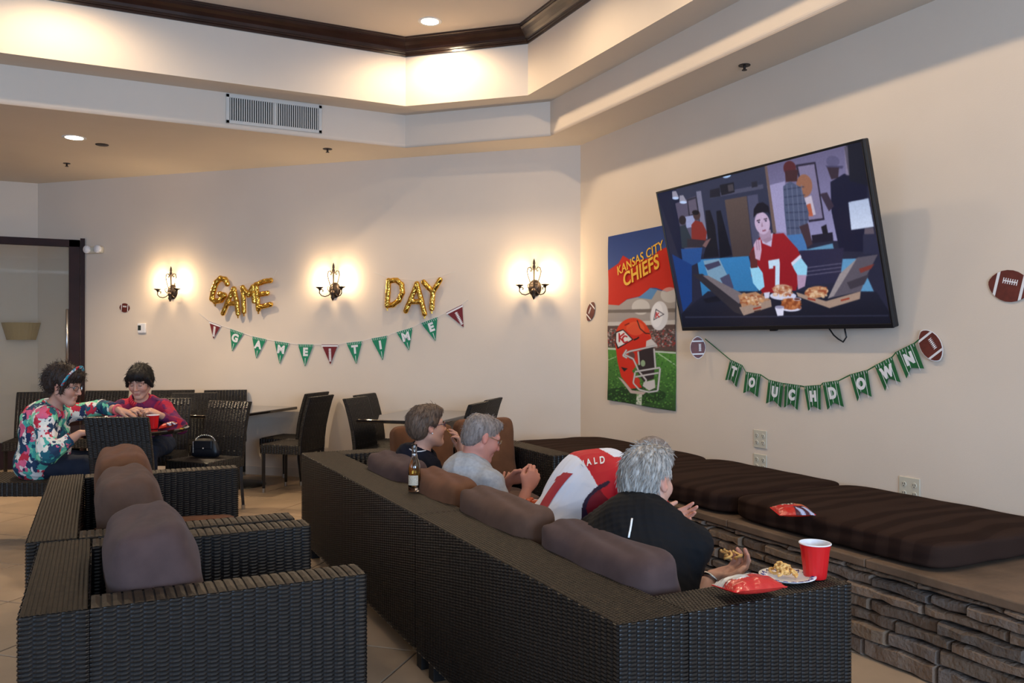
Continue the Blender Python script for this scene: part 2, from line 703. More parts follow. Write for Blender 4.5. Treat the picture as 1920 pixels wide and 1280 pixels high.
# ---- air vent in the soffit face
va, vb = WY(430, 185, 7.68), WY(597, 240, 7.68)
z0, z1 = WY(430, 223, 7.68).z - .01, WY(430, 184, 7.68).z + .005
vent = empty('air_vent', (va.x, 7.68, z0), 0, 'white slatted air vent in the soffit above the balloons', 'vent')
vw, vh = vb.x - va.x, z1 - z0
M_VENT = mat('vent_enamel', (0.62, 0.58, 0.52), 0.5)
MB().box(0, -.004, 0, vw, -.001, vh).build('backing', mat('vent_dark', (0.02, 0.018, 0.016), 0.8), vent)
fr = MB().bbox(-.03, -.014, -.03, vw + .03, -.002, 0, .003).bbox(-.03, -.014, vh, vw + .03, -.002, vh + .03, .003)
fr.bbox(-.03, -.014, -.03, 0, -.002, vh + .03, .003).bbox(vw, -.014, -.03, vw + .03, -.002, vh + .03, .003)
fr.bbox(vw / 2 - .012, -.014, 0, vw / 2 + .012, -.002, vh, .003).build('frame', M_VENT, vent)
sl_me = MB().box(-.0045, -.013, 0, .0045, -.005, vh).mesh('slat', M_VENT)
for i in range(41):
    x = (i + .5) / 41 * vw
    if abs(x - vw / 2) < .016:
        continue
    s = bpy.data.objects.new('slat', sl_me)
    COL.objects.link(s)
    s.parent = vent
    s.location = (x, 0, 0)

# ================================================================== wall sconces
M_CANDLE = mat('candle_sleeve', (0.80, 0.68, 0.50), 0.5)
M_BULB = mat('candle_bulb', (1, .95, .85), 0.3, emit=(1.0, 0.80, 0.52), estr=60)


def spiral(c, r0, r1, a0, turns, n, u, v):
    return [Vector(c) + (Vector(u) * math.cos(a0 + 2 * math.pi * turns * i / n) + Vector(v) * math.sin(a0 + 2 * math.pi * turns * i / n)) * (r0 + (r1 - r0) * i / n) for i in range(n + 1)]


def sconce(px, py, label):
    p = WB(px, py, 0.0)
    # local: x along the wall (to the right), y out of the wall, z up
    s = empty('wall_sconce', p, 0, label, 'wall light', 'iron candle sconces')
    s.matrix_world = frame(p, -BD, BN, (0, 0, 1))
    MB().lathe([(.001, .036), (.045, .03), (.062, .012), (.066, 0)], 24, M=Matrix.Rotation(-math.pi / 2, 4, 'X') @ Matrix.Diagonal((1, 1.25, 1, 1))).build('backplate', M_DARKMETAL, s, smooth=True)
    MB().lathe([(.001, -.115), (.010, -.10), (.022, -.075), (.014, -.055), (.026, -.04), (.020, -.01), (.001, 0)], 14, c=(0, .045, 0)).build('finial', M_DARKMETAL, s, smooth=True)
    sp = MB().tube([(0, .03, .0), (0, .03, .18)], .007, 8)
    sp.lathe([(.001, .16), (.014, .175), (.016, .20), (.009, .225), (.013, .235), (.010, .26), (.001, .285)], 12, c=(0, .03, 0))
    sp.build('stem', M_DARKMETAL, s, smooth=True)
    for q in (-1, 1):
        pts = [(0, .03, .045)] + [(q * .030, .03, .03), (q * .045, .03, .07), (q * .062, .03, .12), (q * .070, .03, .16), (q * .060, .03, .195), (q * .036, .03, .20), (q * .022, .03, .18), (q * .03, .03, .16), (q * .042, .03, .168)]
        MB().tube(pts, .0048, 6).build('scroll', M_DARKMETAL, s, smooth=True)
    # two candle arms
    for ang in (-64, 64):
        c, d = math.sin(math.radians(ang)), math.cos(math.radians(ang))
        U = Vector((c, d, 0))
        P = lambda a, b: U * a + Vector((0, .03, b))
        pts = [P(.02, -.02), P(.05, -.055), P(.085, -.068), P(.12, -.06), P(.143, -.035), P(.142, -.005), P(.122, .008), P(.106, -.004), P(.112, -.02)]
        arm = MB().tube(pts, .0055, 7).build('arm', M_DARKMETAL, s, smooth=True)
        pts2 = [P(.04, -.02), P(.06, .005), P(.062, .03), P(.048, .04), P(.042, .025)]
        MB().tube(pts2, .004, 6).build('curl', M_DARKMETAL, arm, smooth=True)
        b = P(.142, 0)
        MB().lathe([(.006, -.006), (.012, .01), (.040, .026), (.041, .029), (.012, .022), (.001, .022)], 18, c=b).build('drip_cup', M_DARKMETAL, arm, smooth=True)
        MB().lathe([(.011, .022), (.011, .075), (.001, .075)], 12, c=b).build('candle', M_CANDLE, arm, smooth=True)
        MB().lathe([(.001, .074), (.011, .085), (.014, .10), (.010, .118), (.004, .135), (.001, .142)], 12, c=b).build('bulb', M_BULB, arm, smooth=True)
        l = bpy.data.lights.new('candle_lamp', 'POINT')
        l.energy = 10.5
        l.color = (1.0, 0.72, 0.40)
        l.shadow_soft_size = .022
        lo = bpy.data.objects.new('candle_lamp', l)
        COL.objects.link(lo)
        lo.location = s.matrix_world @ (b + Vector((0, 0, .1085)))
    return s


sconce(324, 547, 'dark iron candle sconce left of the gold GAME balloons')
sconce(628, 544, 'dark iron candle sconce between the GAME and DAY balloons')
sconce(1003, 540, 'dark iron candle sconce nearest the room corner, right of the DAY balloons')

# ================================================================== stone bench along the TV wall
BX = 3.13
bench = empty('stone_bench', (BX, 3.5, 0), 0, 'long low bench faced with stacked ledge stone along the TV wall', 'bench')
bm_ = MB().prism([(.03, -3.6), (XW - BX - .005, -3.6), (XW - BX - .005, 3.32), (.03, 4.16)], 0, .40)
bm_.build('core', mat('mortar_core', (0.045, 0.04, 0.036), .95), bench)
M_STONE = ramp_mat('ledge_stone', [(0.0, (.060, .048, .042)), (.3, (.15, .115, .09)), (.5, (.20, .155, .12)), (.75, (.11, .10, .10)), (1, (.25, .19, .14))], 'noise', 3.0, .85, detail=8, bump=.7, bscale=45, bdist=.012)
# add per-stone tint
mN, mL = M_STONE.node_tree.nodes, M_STONE.node_tree.links
P_ = mN['Principled BSDF']
oi = mN.new('ShaderNodeObjectInfo')
rp = mN.new('ShaderNodeValToRGB')
for q, (pp, cc) in enumerate([(0, (.60, .52, .46)), (.35, (1.0, .86, .74)), (.6, (.80, .78, .80)), (.8, (.45, .45, .48)), (1, (1.15, .92, .72))]):
    if q > 1:
        rp.color_ramp.elements.new(pp)
    rp.color_ramp.elements[min(q, len(rp.color_ramp.elements) - 1)].position = pp
for el, cc in zip(rp.color_ramp.elements, [(.60, .52, .46), (1.0, .86, .74), (.80, .78, .80), (.45, .45, .48), (1.0, .86, .70)]):
    el.color = (*cc, 1)
mx = mN.new('ShaderNodeMixRGB')
mx.blend_type = 'MULTIPLY'
mx.inputs[0].default_value = 1.0
src = P_.inputs['Base Color'].links[0].from_socket
mL.new(oi.outputs['Random'], rp.inputs[0])
mL.new(src, mx.inputs[1])
mL.new(rp.outputs[0], mx.inputs[2])
mL.new(mx.outputs[0], P_.inputs['Base Color'])


def stone_mesh(L, H, seed):
    r = random.Random(seed)
    m = MB()
    nseg = max(2, int(L / .06))
    j = lambda s: r.uniform(-s, s)
    dep = r.uniform(.018, .045)
    rings = []
    top = [j(.006) for _ in range(nseg + 1)]
    bot = [j(.006) for _ in range(nseg + 1)]
    dps = [dep + j(.007) for _ in range(nseg + 1)]
    for lev in range(4):
        row = []
        for i in range(nseg + 1):
            y = L * i / nseg
            ins = (.003, .003, .006, .012)[lev]
            if i == 0: y += ins + abs(j(.002))
            if i == nseg: y -= ins + abs(j(.002))
            zb, zt_ = bot[i] + ins, H + top[i] - ins
            xb = (.04, -.0, -.6, -1.0)[lev]
            x = xb if lev < 2 else xb * dps[i]
            row.append(((x, y, zb), (x, y, zt_)))
        rings.append(row)
    idx = {}
    for lev in range(4):
        for i in range(nseg + 1):
            for k in range(2):
                idx[lev, i, k] = len(m.v)
                m.v.append(rings[lev][i][k])
    for lev in range(3):
        for i in range(nseg):
            m.f.append((idx[lev, i, 0], idx[lev, i + 1, 0], idx[lev + 1, i + 1, 0], idx[lev + 1, i, 0]))
            m.f.append((idx[lev, i, 1], idx[lev + 1, i, 1], idx[lev + 1, i + 1, 1], idx[lev, i + 1, 1]))
        for i in (0, nseg):
            m.f.append((idx[lev, i, 0], idx[lev + 1, i, 0], idx[lev + 1, i, 1], idx[lev, i, 1]))
    for i in range(nseg):
        m.f.append((idx[3, i, 0], idx[3, i + 1, 0], idx[3, i + 1, 1], idx[3, i, 1]))
    return m.mesh('ledge_stone', M_STONE, smooth=False)


rows = [.085, .070, .055, .062, .050, .052, .030]
z = 0.0
for ri, hgt in enumerate(rows):
    y = -3.2 - random.uniform(0, .2)
    while y < 3.6:
        L_ = random.uniform(.16, .42) if ri else random.uniform(.3, .55)
        if y + L_ > -2.6:
            s = bpy.data.objects.new('ledge_stone', stone_mesh(L_, hgt, random.random()))
            COL.objects.link(s)
            s.parent = bench
            s.location = (0, y, z)
        y += L_
    z += hgt
M_CAP = mat('capstone', (0.135, 0.086, 0.055), .7, var=.3, vscale=5, bump=.3, bscale=30, bdist=.01)
y = -3.6
while y < 3.3:
    L_ = .92
    y1 = y + L_
    cb = MB()
    if y1 < 3.3:
        cb.bbox(-.035, y + .002, .406, XW - BX - .002, y1 - .002, .445, .006)
    else:
        cb.prism([(-.035, y + .002), (XW - BX - .002, y + .002), (XW - BX - .002, 3.32), (-.035, 4.17)], .406, .445)
    cb.build('capstone', M_CAP, bench)
    y = y1

# ================================================================== soft shapes
def cushion_mesh(name, w, d, h, m, e=0.35, nu=22, sag=0.0, pinch=0.0, seed=0, wr=0.004, kk=6.0):
    """plump box cushion: w along x, d along y, h along z, centred"""
    r = random.Random(seed)
    ph = [r.uniform(0, 6.28) for _ in range(6)]
    bm = bmesh.new()
    bmesh.ops.create_cube(bm, size=2)
    bmesh.ops.subdivide_edges(bm, edges=bm.edges[:], cuts=nu, use_grid_fill=True)
    for v in bm.verts:
        p = v.co
        x, y, z = p.x, p.y, p.z
        # superellipsoid-like rounding
        k = kk
        n = (abs(x) ** k + abs(y) ** k + abs(z) ** k) ** (1 / k)
        x, y, z = x / n, y / n, z / n
        # pillow bulge of the large faces: thickness falls off towards the edges
        t = (1 - (abs(x) ** 2.6)) * (1 - (abs(y) ** 2.6))
        zz = z * (1 - e + e * max(t, 0) ** .5)
        # outline pulled in between the corners
        xx = x * (1 - pinch * (1 - y * y))
        yy = y * (1 - pinch * (1 - x * x))
        px, py, pz = xx * w / 2, yy * d / 2, zz * h / 2
        pz -= sag * (1 - x * x) * (1 - y * y)
        wv = math.sin(7 * x + 3 * y + ph[0]) * math.sin(5 * y - 2 * x + ph[1]) + .6 * math.sin(13 * x * y + ph[2])
        pz += wr * wv
        px += wr * math.sin(6 * z + 5 * y + ph[3])
        v.co = (px, py, pz)
    me = bpy.data.meshes.new(name)
    bm.to_mesh(me)
    bm.free()
    me.shade_smooth()
    me.materials.append(m)
    return me


def fabric(name, c, var=.12, sheen=.05):
    m = mat(name, c, .95, var=var, vscale=14, bump=.25, bscale=420, bdist=.002, spec=.15, sheen=sheen)
    return m


M_PIL = fabric('brown_woven_fabric', (0.105, 0.058, 0.040))
M_PIL2 = fabric('warm_lit_woven_fabric', (0.145, 0.062, 0.030))  # same fabric as M_PIL, with warm lamp light put into the colour
M_PIL3 = fabric('daylit_woven_fabric', (0.082, 0.050, 0.046))  # same fabric again, with the cool daylight tint put into the colour
M_BENCHC = ramp_mat('brown_wavy_chenille', [(0, (.021, .0112, .0085)), (.45, (.023, .0122, .0092)), (.55, (.030, .0165, .0125)), (1, (.033, .0185, .014))], 'wave', 2.2, .95, distort=6.0, detail=1.0, wave_type='RINGS', bump=.3, bscale=300, bdist=.002, spec=.06, sheen=0.0)


def cushion(name, M, w, d, h, m, label, cat='cushion', group=None, seam=True, **kw):
    root = empty(name, (0, 0, 0), 0, label, cat, group)
    root.matrix_world = M
    mesh_obj('cover', cushion_mesh(name, w, d, h, m, **kw), m, root)
    if seam:
        # welt running round the middle of the edge
        pts = []
        pin = kw.get('pinch', 0)
        k = 6.0
        for i in range(65):
            a = 2 * math.pi * i / 64
            x, y = math.cos(a), math.sin(a)
            n = (abs(x) ** k + abs(y) ** k) ** (1 / k)
            x, y = x / n, y / n
            pts.append((x * (1 - pin * (1 - y * y)) * w / 2, y * (1 - pin * (1 - x * x)) * d / 2, 0))
        MB().tube(pts, .005, 6, cap=False).build('piping', m, root, smooth=True)
    return root


# bench cushions
for (y0, y1, lab, sd) in ((2.33, 3.63, 'nearest long dark brown bench cushion with the snack bag lying on it', 1),
                          (3.645, 4.87, 'middle dark brown bench cushion, below the single wall outlets', 2),
                          (4.885, 6.52, 'farthest dark brown bench cushion, in the room corner', 3)):
    cushion('bench_cushion', Matrix.Translation((3.625, (y0 + y1) / 2, .445 + .066)), .97, y1 - y0, .132, M_BENCHC, lab, group='bench cushions', e=.10, seed=sd, nu=26, wr=.002, kk=9.0, seam=False)

# ================================================================== wicker
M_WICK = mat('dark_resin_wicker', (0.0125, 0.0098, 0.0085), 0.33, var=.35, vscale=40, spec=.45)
M_WICKTOP = mat('warm_lit_wicker_top', (0.026, 0.0165, 0.0095), 0.5, var=.4, vscale=35, spec=.35)  # same dark resin; warm ceiling light on the tops is painted into the colour
M_CORE = mat('wicker_core', (0.010, 0.008, 0.008), 0.7)
M_METFOOT = mat('metal_foot', (0.55, 0.53, 0.50), .35, 1.0)


def weave(mb, O, U, V, w, h, pu=.034, pv=.0125, rise=.005):
    """woven strands: short raised pads in staggered columns on the rectangle O + a*U + b*V"""
    O, U, V = Vector(O), Vector(U), Vector(V)
    N = U.cross(V)
    nu, nv = max(1, round(w / pu)), max(1, round(h / pv))
    pu, pv = w / nu, h / nv
    O = np.array(O); U = np.array(U); V = np.array(V); N = np.array(N)
    verts, faces = [], []
    base = len(mb.v)
    prof = ((0.02, 0.0), (.28, 1.0), (.72, 1.0), (.98, 0.0))
    for i in range(nu):
        off = 0.5 if i % 2 else 0.0
        for j in range(nv + (1 if off else 0)):
            b0, b1 = (j - off + .10) * pv, (j - off + .90) * pv
            b0, b1 = max(b0, 0), min(b1, h)
            if b1 - b0 < .001:
                continue
            n = len(verts)
            bmid = (b0 + b1) / 2
            for (a, q) in prof:
                A_ = O + U * ((i + a) * pu)
                verts.append(A_ + V * b0 + N * (q * rise * .55))
                verts.append(A_ + V * bmid + N * (q * rise + .0006))
                verts.append(A_ + V * b1 + N * (q * rise * .55))
            for k in range(3):
                c = base + n + k * 3
                faces.append((c, c + 3, c + 4, c + 1))
                faces.append((c + 1, c + 4, c + 5, c + 2))
    mb.v += [tuple(v) for v in verts]
    mb.f += faces
    return mb


def woven_block(name, parent, x0, y0, z0, x1, y1, z1, faces, m=None, mtop=None, pu=.034, pv=.0125, ptop=.026, b=.012, ptu=.014):
    """box part with woven faces; faces: string of x X y Y Z"""
    core = MB().bbox(x0 + .002, y0 + .002, z0, x1 - .002, y1 - .002, z1 - .001, b).build(name, M_CORE, parent)
    wv = MB()
    if 'x' in faces: weave(wv, (x0, y1, z0), (0, -1, 0), (0, 0, 1), y1 - y0, z1 - z0, pu, pv)
    if 'X' in faces: weave(wv, (x1, y0, z0), (0, 1, 0), (0, 0, 1), y1 - y0, z1 - z0, pu, pv)
    if 'y' in faces: weave(wv, (x0, y0, z0), (1, 0, 0), (0, 0, 1), x1 - x0, z1 - z0, pu, pv)
    if 'Y' in faces: weave(wv, (x1, y1, z0), (-1, 0, 0), (0, 0, 1), x1 - x0, z1 - z0, pu, pv)
    if wv.f:
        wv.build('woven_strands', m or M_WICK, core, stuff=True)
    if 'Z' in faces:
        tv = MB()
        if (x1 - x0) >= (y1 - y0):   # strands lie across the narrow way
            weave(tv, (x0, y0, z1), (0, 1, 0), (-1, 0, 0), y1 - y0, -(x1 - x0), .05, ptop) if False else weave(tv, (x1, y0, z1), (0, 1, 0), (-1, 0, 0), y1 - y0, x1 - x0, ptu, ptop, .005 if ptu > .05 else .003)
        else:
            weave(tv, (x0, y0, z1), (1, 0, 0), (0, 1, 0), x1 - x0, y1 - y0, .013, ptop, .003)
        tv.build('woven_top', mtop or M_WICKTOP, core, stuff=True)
    return core


SH = .685      # height of sofa arms and backs
SB = .11       # underside


def armchair(name, y0, y1, x0, x1, label, z=SH):
    t = empty(name, (x0, y0, 0), 0, label, 'armchair' if y1 - y0 < 1.2 else 'sofa')
    w, d = y1 - y0, x1 - x0
    woven_block('back', t, 0, 0, SB, .165, w, z, 'xXZ', ptop=.012)
    woven_block('arm', t, .17, 0, SB, d, .14, z, 'yXYZ', ptop=.028, ptu=.14)
    woven_block('arm', t, .17, w - .14, SB, d, w, z, 'yXYZ', ptop=.028, ptu=.14)
    # side faces of the back so that the weave runs through
    m = MB()
    weave(m, (0, -.001, SB), (1, 0, 0), (0, 0, 1), .17, z - SB)
    weave(m, (.17, w + .001, SB), (-1, 0, 0), (0, 0, 1), .17, z - SB)
    m.build('back_side', M_WICK, t, stuff=True)
    woven_block('seat_base', t, .17, .142, SB + .02, d - .02, w - .142, .30, 'X')
    for (a, b) in ((.04, .04), (d - .09, .04), (.04, w - .09), (d - .09, w - .09)):
        MB().bbox(a, b, 0, a + .05, b + .05, SB + .01, .004).build('foot', M_CORE, t)
    return t


armchair('wicker_armchair', 2.58, 3.50, -.19, .765, 'dark wicker armchair closest to the camera with one daylit mauve-brown back cushion')
armchair('wicker_loveseat', 3.53, 5.23, -.235, .735, 'dark wicker loveseat behind the near armchair with two leaning cushions')
# seat cushions
cushion('seat_cushion', Matrix.Translation((.36, 3.04, .37)), .74, .63, .15, M_PIL3, 'flat daylit mauve-brown seat cushion of the near wicker armchair', e=.2, seed=4)
cushion('seat_cushion', Matrix.Translation((.34, 3.98, .37)), .74, .60, .15, M_PIL2, 'warm-lit brown seat cushion in the near half of the wicker loveseat', e=.2, seed=5)
cushion('seat_cushion', Matrix.Translation((.34, 4.70, .375)), .76, .77, .16, M_PIL2, 'warm-lit brown seat cushion in the far half of the wicker loveseat', e=.2, seed=6)


def lean(x, y, z, tilt, w, d, h, m, label, yaw=0, roll=0, **kw):
    kw.setdefault('seam', False)
    kw.setdefault('kk', 7.0)
    kw['e'] = .42
    kw['pinch'] = .06
    kw['wr'] = .0035
    """back cushion: w up the back, d along the sofa, h thick; tilt leans the top back"""
    M = Matrix.Translation((x, y, z)) @ Matrix.Rotation(math.radians(yaw), 4, 'Z') @ Matrix.Rotation(math.radians(-90 + tilt), 4, 'Y') @ Matrix.Rotation(math.radians(roll), 4, 'Z')
    return cushion('back_cushion', M, w, d, h, m, label, group='loose back cushions', **kw)


lean(.17, 3.02, .625, -10, .47, .58, .29, M_PIL3, 'plump daylit mauve-brown cushion leaning in the near wicker armchair', e=.72, pinch=.05, seed=11, wr=.006)
lean(.135, 4.10, .62, -8, .47, .62, .28, M_PIL, 'brown cushion leaning in the near half of the wicker loveseat', e=.72, pinch=.05, seed=12, wr=.006)
lean(.13, 4.75, .63, -7, .50, .62, .28, M_PIL2, 'warm-lit brown cushion leaning in the far half of the wicker loveseat', e=.72, pinch=.05, seed=13, wr=.006)

# ---- the long corner sofa, two modules
sx0, sx1 = 1.215, 2.06
t = empty('wicker_sofa', (sx0, 1.82, 0), 0, 'near module of the dark wicker corner sofa, red cup on its arm', 'sofa')
L1 = 3.365 - 1.82
woven_block('back', t, 0, 0, SB, .225, L1, SH, 'xXyZ', pu=.03, pv=.011, ptop=.012)
woven_block('arm', t, .227, 0, SB, sx1 - sx0, .16, SH, 'yXYZ', pu=.03, pv=.011, ptop=.012)
woven_block('seat_base', t, .227, .162, SB, sx1 - sx0 - .02, L1, .30, 'X')
for (a, b) in ((.04, .04), (.75, .04), (.04, L1 - .1), (.75, L1 - .1)):
    MB().bbox(a, b, 0, a + .06, b + .06, SB + .01, .004).build('foot', M_CORE, t)
t = empty('wicker_corner_sofa', (sx0, 3.372, 0), 0, 'far L-shaped module of the dark wicker corner sofa, beer bottle on its back', 'sofa')
L2 = 5.59 - 3.372
woven_block('back', t, 0, 0, SB, .225, L2, SH, 'xXYZ', pu=.03, pv=.011, ptop=.012)
woven_block('end_back', t, .227, L2 - .18, SB, 1.585, L2, SH, 'yYXZ', pu=.03, pv=.011, ptop=.02)
woven_block('arm', t, 1.43, L2 - .87, SB, 1.585, L2 - .182, SH, 'xXyZ', pu=.03, pv=.011, ptop=.012)
woven_block('seat_base', t, .227, 0, SB, .825, L2 - .182, .30, 'X')
woven_block('seat_base', t, .827, L2 - .85, SB, 1.428, L2 - .182, .30, 'y')
for (a, b) in ((.04, .04), (.74, .04), (.04, L2 - .1), (1.5, L2 - .1), (1.5, L2 - .82)):
    MB().bbox(a, b, 0, a + .06, b + .06, SB + .01, .004).build('foot', M_CORE, t)
M_SEAT = M_PIL
for (x, y, w, d, lab, sd) in ((1.735, 2.36, .66, .72, 'brown seat cushion under the person in black on the corner sofa', 21), (1.735, 3.06, .66, .64, 'brown seat cushion under the person in the red and white jersey', 22),
                              (1.735, 3.77, .66, .74, 'brown seat cushion under the person in the grey T-shirt', 23), (1.735, 4.46, .66, .62, 'brown seat cushion under the person in the navy polo', 24),
                              (2.08, 5.08, 1.10, .60, 'brown seat cushion at the far end of the corner sofa', 25)):
    cushion('seat_cushion', Matrix.Translation((x, y, .365)), w, d, .13, M_SEAT, lab, e=.18, seed=sd)
lean(1.54, 2.37, .575, -9, .42, .70, .22, M_PIL3, 'plump daylit mauve-brown cushion behind the person in black', e=.62, pinch=.03, seed=31, wr=.007)
lean(1.525, 3.10, .575, -9, .44, .70, .22, M_PIL, 'brown cushion behind the person in the red and white jersey', e=.62, pinch=.03, seed=32, wr=.007)
lean(1.525, 3.77, .575, -9, .44, .60, .22, M_PIL2, 'warm-lit brown cushion behind the person in the grey T-shirt', e=.62, pinch=.03, seed=33, wr=.007)
lean(1.525, 4.48, .565, -9, .46, .66, .24, M_PIL3, 'daylit mauve-brown cushion behind the person in the navy polo', e=.62, pinch=.03, seed=34, wr=.007)
lean(2.42, 5.30, .65, -10, .50, .44, .22, M_PIL2, 'warm-lit brown cushion standing against the far end of the corner sofa, by its arm', yaw=-90, e=.62, pinch=.03, seed=35, wr=.006)
lean(1.96, 5.30, .63, -10, .48, .44, .22, M_PIL2, 'warm-lit brown cushion at the far end of the corner sofa, behind the raised hand', yaw=-90, e=.62, pinch=.03, seed=36, wr=.006)


# ================================================================== dining chairs
def chair(label):
    c = empty('dining_chair', (0, 0, 0), 0, label, 'chair', 'dark wicker dining chairs')
    # local: faces +x, z up; seat 0.46 m, back 0.91 m
    for (x, y) in ((.20, .19), (.20, -.19)):
        leg = MB().tube([(x, y, 0.04), (x, y, .40)], [.016, .019], 4).build('leg', M_WICK, c)
        MB().tube([(x, y, 0), (x, y, .04)], .0165, 8).build('metal_foot', M_METFOOT, leg)
    for y in (.19, -.19):
        leg = MB().tube([(-.235, y, .04), (-.21, y, .25), (-.205, y, .42)], [.016, .018, .02], 4).build('leg', M_WICK, c)
        MB().tube([(-.24, y, 0), (-.235, y, .04)], .0165, 8).build('metal_foot', M_METFOOT, leg)
    seat = MB().bbox(-.215, -.215, .37, .225, .215, .455, .014).build('seat', M_CORE, c)
    sv = MB()
    weave(sv, (-.215, -.215, .372), (1, 0, 0), (0, 0, 1), .44, .08, .03, .012)
    weave(sv, (.225, .215, .372), (-1, 0, 0), (0, 0, 1), .44, .08, .03, .012)
    weave(sv, (.225, -.215, .372), (0, 1, 0), (0, 0, 1), .43, .08, .03, .012)
    weave(sv, (-.215, -.215, .455), (1, 0, 0), (0, 1, 0), .44, .43, .03, .012)
    sv.build('woven_strands', M_WICK, seat, stuff=True)
    # slightly raked, curved back
    prof = [(.40, -.20), (.50, -.205), (.62, -.222), (.74, -.250), (.85, -.282), (.91, -.305)]
    T = .034
    bk = MB()
    for s in range(len(prof) - 1):
        (za, xa), (zb, xb) = prof[s], prof[s + 1]
        M = Matrix(((1, 0, (xb - xa) / (zb - za), xa - za * (xb - xa) / (zb - za)), (0, 1, 0, 0), (0, 0, 1, 0), (0, 0, 0, 1)))
        bk.box(-T / 2, -.215, za, T / 2, .215, zb, M)
    back = bk.build('backrest', M_CORE, c)
    wv = MB()
    for s in range(len(prof) - 1):
        (za, xa), (zb, xb) = prof[s], prof[s + 1]
        V = Vector((xb - xa, 0, zb - za))
        Ln = V.length
        V.normalize()
        weave(wv, (xa + T / 2, -.215, za), (0, 1, 0), V, .43, Ln, .03, .0125, .004)
        weave(wv, (xa - T / 2, .215, za), (0, -1, 0), V, .43, Ln, .03, .0125, .004)
        weave(wv, (xa - T / 2, -.216, za), (1, 0, 0), V, T, Ln, .034, .0125, .003)
        weave(wv, (xa + T / 2, .216, za), (-1, 0, 0), V, T, Ln, .034, .0125, .003)
    weave(wv, (-.305 - T / 2, .215, .91), (0, -1, 0), (1, 0, 0), .43, T, .03, .017, .003) if False else weave(wv, (-.305 + T / 2, -.215, .911), (-1, 0, 0), (0, 1, 0), T, .43, .034, .0125, .003) if False else weave(wv, (-.305 - T / 2, -.215, .911), (1, 0, 0), (0, 1, 0), T, .43, .034, .0125, .003)
    wv.build('woven_strands', M_WICK, back, stuff=True)
    return c


def cdir(ax, ad):
    """heading (world z rotation) of a direction given as right / away seen from the camera"""
    x, y = c2w(ax, ad)
    return math.atan2(y, x)


WALLW = c2w(.9563, -.2924)      # along the back wall, to the right
WALLN = c2w(.2924, .9563)       # into the back wall
def wn(w, n):
    return (WALLW[0] * w + WALLN[0] * n, WALLW[1] * w + WALLN[1] * n)
LEFTW = math.atan2(-WALLW[1], -WALLW[0])
RIGHTW = math.atan2(WALLW[1], WALLW[0])

ch0 = chair('dark wicker dining chair with its back to the camera at the round table')
spots = []


def place(xy, rz, label):
    global ch0
    if not spots:
        o = ch0
    else:
        o = copy_tree(ch0)
    spots.append(o)
    o.location = (xy[0], xy[1], 0)
    o.rotation_euler = (0, 0, rz)
    o['label'] = label
    return o


p = c2w((222 - 960) / FPX * 5.72, 5.98)
place(p, cdir(-.02, 1), 'dark wicker dining chair with its back to the camera at the round table')
p = c2w((400 - 960) / FPX * 7.12, 6.95)
chair_bag = place(p, cdir(-.35, -.94), 'dark wicker dining chair holding the black handbag')
# chairs at the two wall tables (coordinates along the wall / towards it)
place(wn(-4.36, 7.06), LEFTW, 'dark wicker dining chair in full side view right of the left wall table')
place(wn(-4.66, 7.50), LEFTW, 'dark wicker dining chair right of the left wall table, closer to the wall')
p = c2w(-3.12, 8.12)
place(p, cdir(.25, -.97), 'dark wicker dining chair left of the left wall table, in front of two others')
p = c2w(-3.56, 8.62)
place(p, cdir(.2, -.97), 'dark wicker dining chair half hidden behind the shoulder of the person in plaid')
p = c2w(-2.99, 8.64)
place(p, cdir(.25, -.97), 'dark wicker dining chair close to the wall, its back right behind the handbag chair')
place(wn(-3.34, 6.96), RIGHTW, 'dark wicker dining chair left of the right wall table, nearest the camera')
place(wn(-3.48, 7.42), RIGHTW, 'dark wicker dining chair left of the right wall table, closer to the wall')
place(wn(-2.62, 6.62), LEFTW, 'dark wicker dining chair right of the right wall table, nearer the camera')
place(wn(-2.66, 7.14), LEFTW, 'dark wicker dining chair right of the right wall table, closer to the wall')
p = WD(180, 800, 8.5)
place((p.x, p.y), cdir(.1, -1), 'dark wicker dining chair standing empty between the two people at the round table')
p = WD(62, 800, 8.3)
place((p.x, p.y), cdir(.3, -1), 'dark wicker dining chair behind the person in the patterned top, by the glass door')

# ================================================================== tables
M_BLACKGLOSS = mat('black_gloss_tabletop', (0.012, 0.009, 0.008), 0.06, coat=.6)
M_BLACKMET = mat('black_powder_coat', (0.012, 0.011, 0.011), 0.4, .3)


def wall_table(w0, w1, n0, n1, label):
    c = wn((w0 + w1) / 2, (n0 + n1) / 2)
    t = empty('dining_table', (c[0], c[1], 0), RIGHTW, label, 'table', 'black wall tables')
    a, b = (w1 - w0) / 2, (n1 - n0) / 2
    MB().bbox(-a, -b, .715, a, b, .745, .008).build('tabletop', M_BLACKGLOSS, t)
    MB().lathe([(.03, .03), (.03, .70), (.12, .715)], 20).build('pedestal', M_BLACKMET, t, smooth=True)
    MB().lathe([(.001, .035), (.05, .032), (.27, .012), (.28, 0)], 32).build('base_plate', M_BLACKMET, t, smooth=True)


wall_table(-5.36, -4.74, 6.55, 7.76, 'rectangular black table against the wall below the sagging middle of the pennants')
wall_table(-3.46, -2.68, 6.62, 7.76, 'rectangular black table against the wall behind the people on the sofa')
tx, ty = c2w(-3.1, 6.62)
RT = (tx, ty)
t = empty('round_table', (tx, ty, 0), 0, 'round glossy black table where two people sit', 'table')
MB().lathe([(.001, .712), (.49, .712), (.505, .72), (.505, .737), (.49, .745), (.001, .745)], 56).build('tabletop', M_BLACKGLOSS, t)
MB().lathe([(.035, .02), (.035, .70), (.13, .713)], 20).build('pedestal', M_BLACKMET, t, smooth=True)
MB().lathe([(.001, .04), (.06, .035), (.30, .012), (.31, 0)], 36).build('base_plate', M_BLACKMET, t, smooth=True)

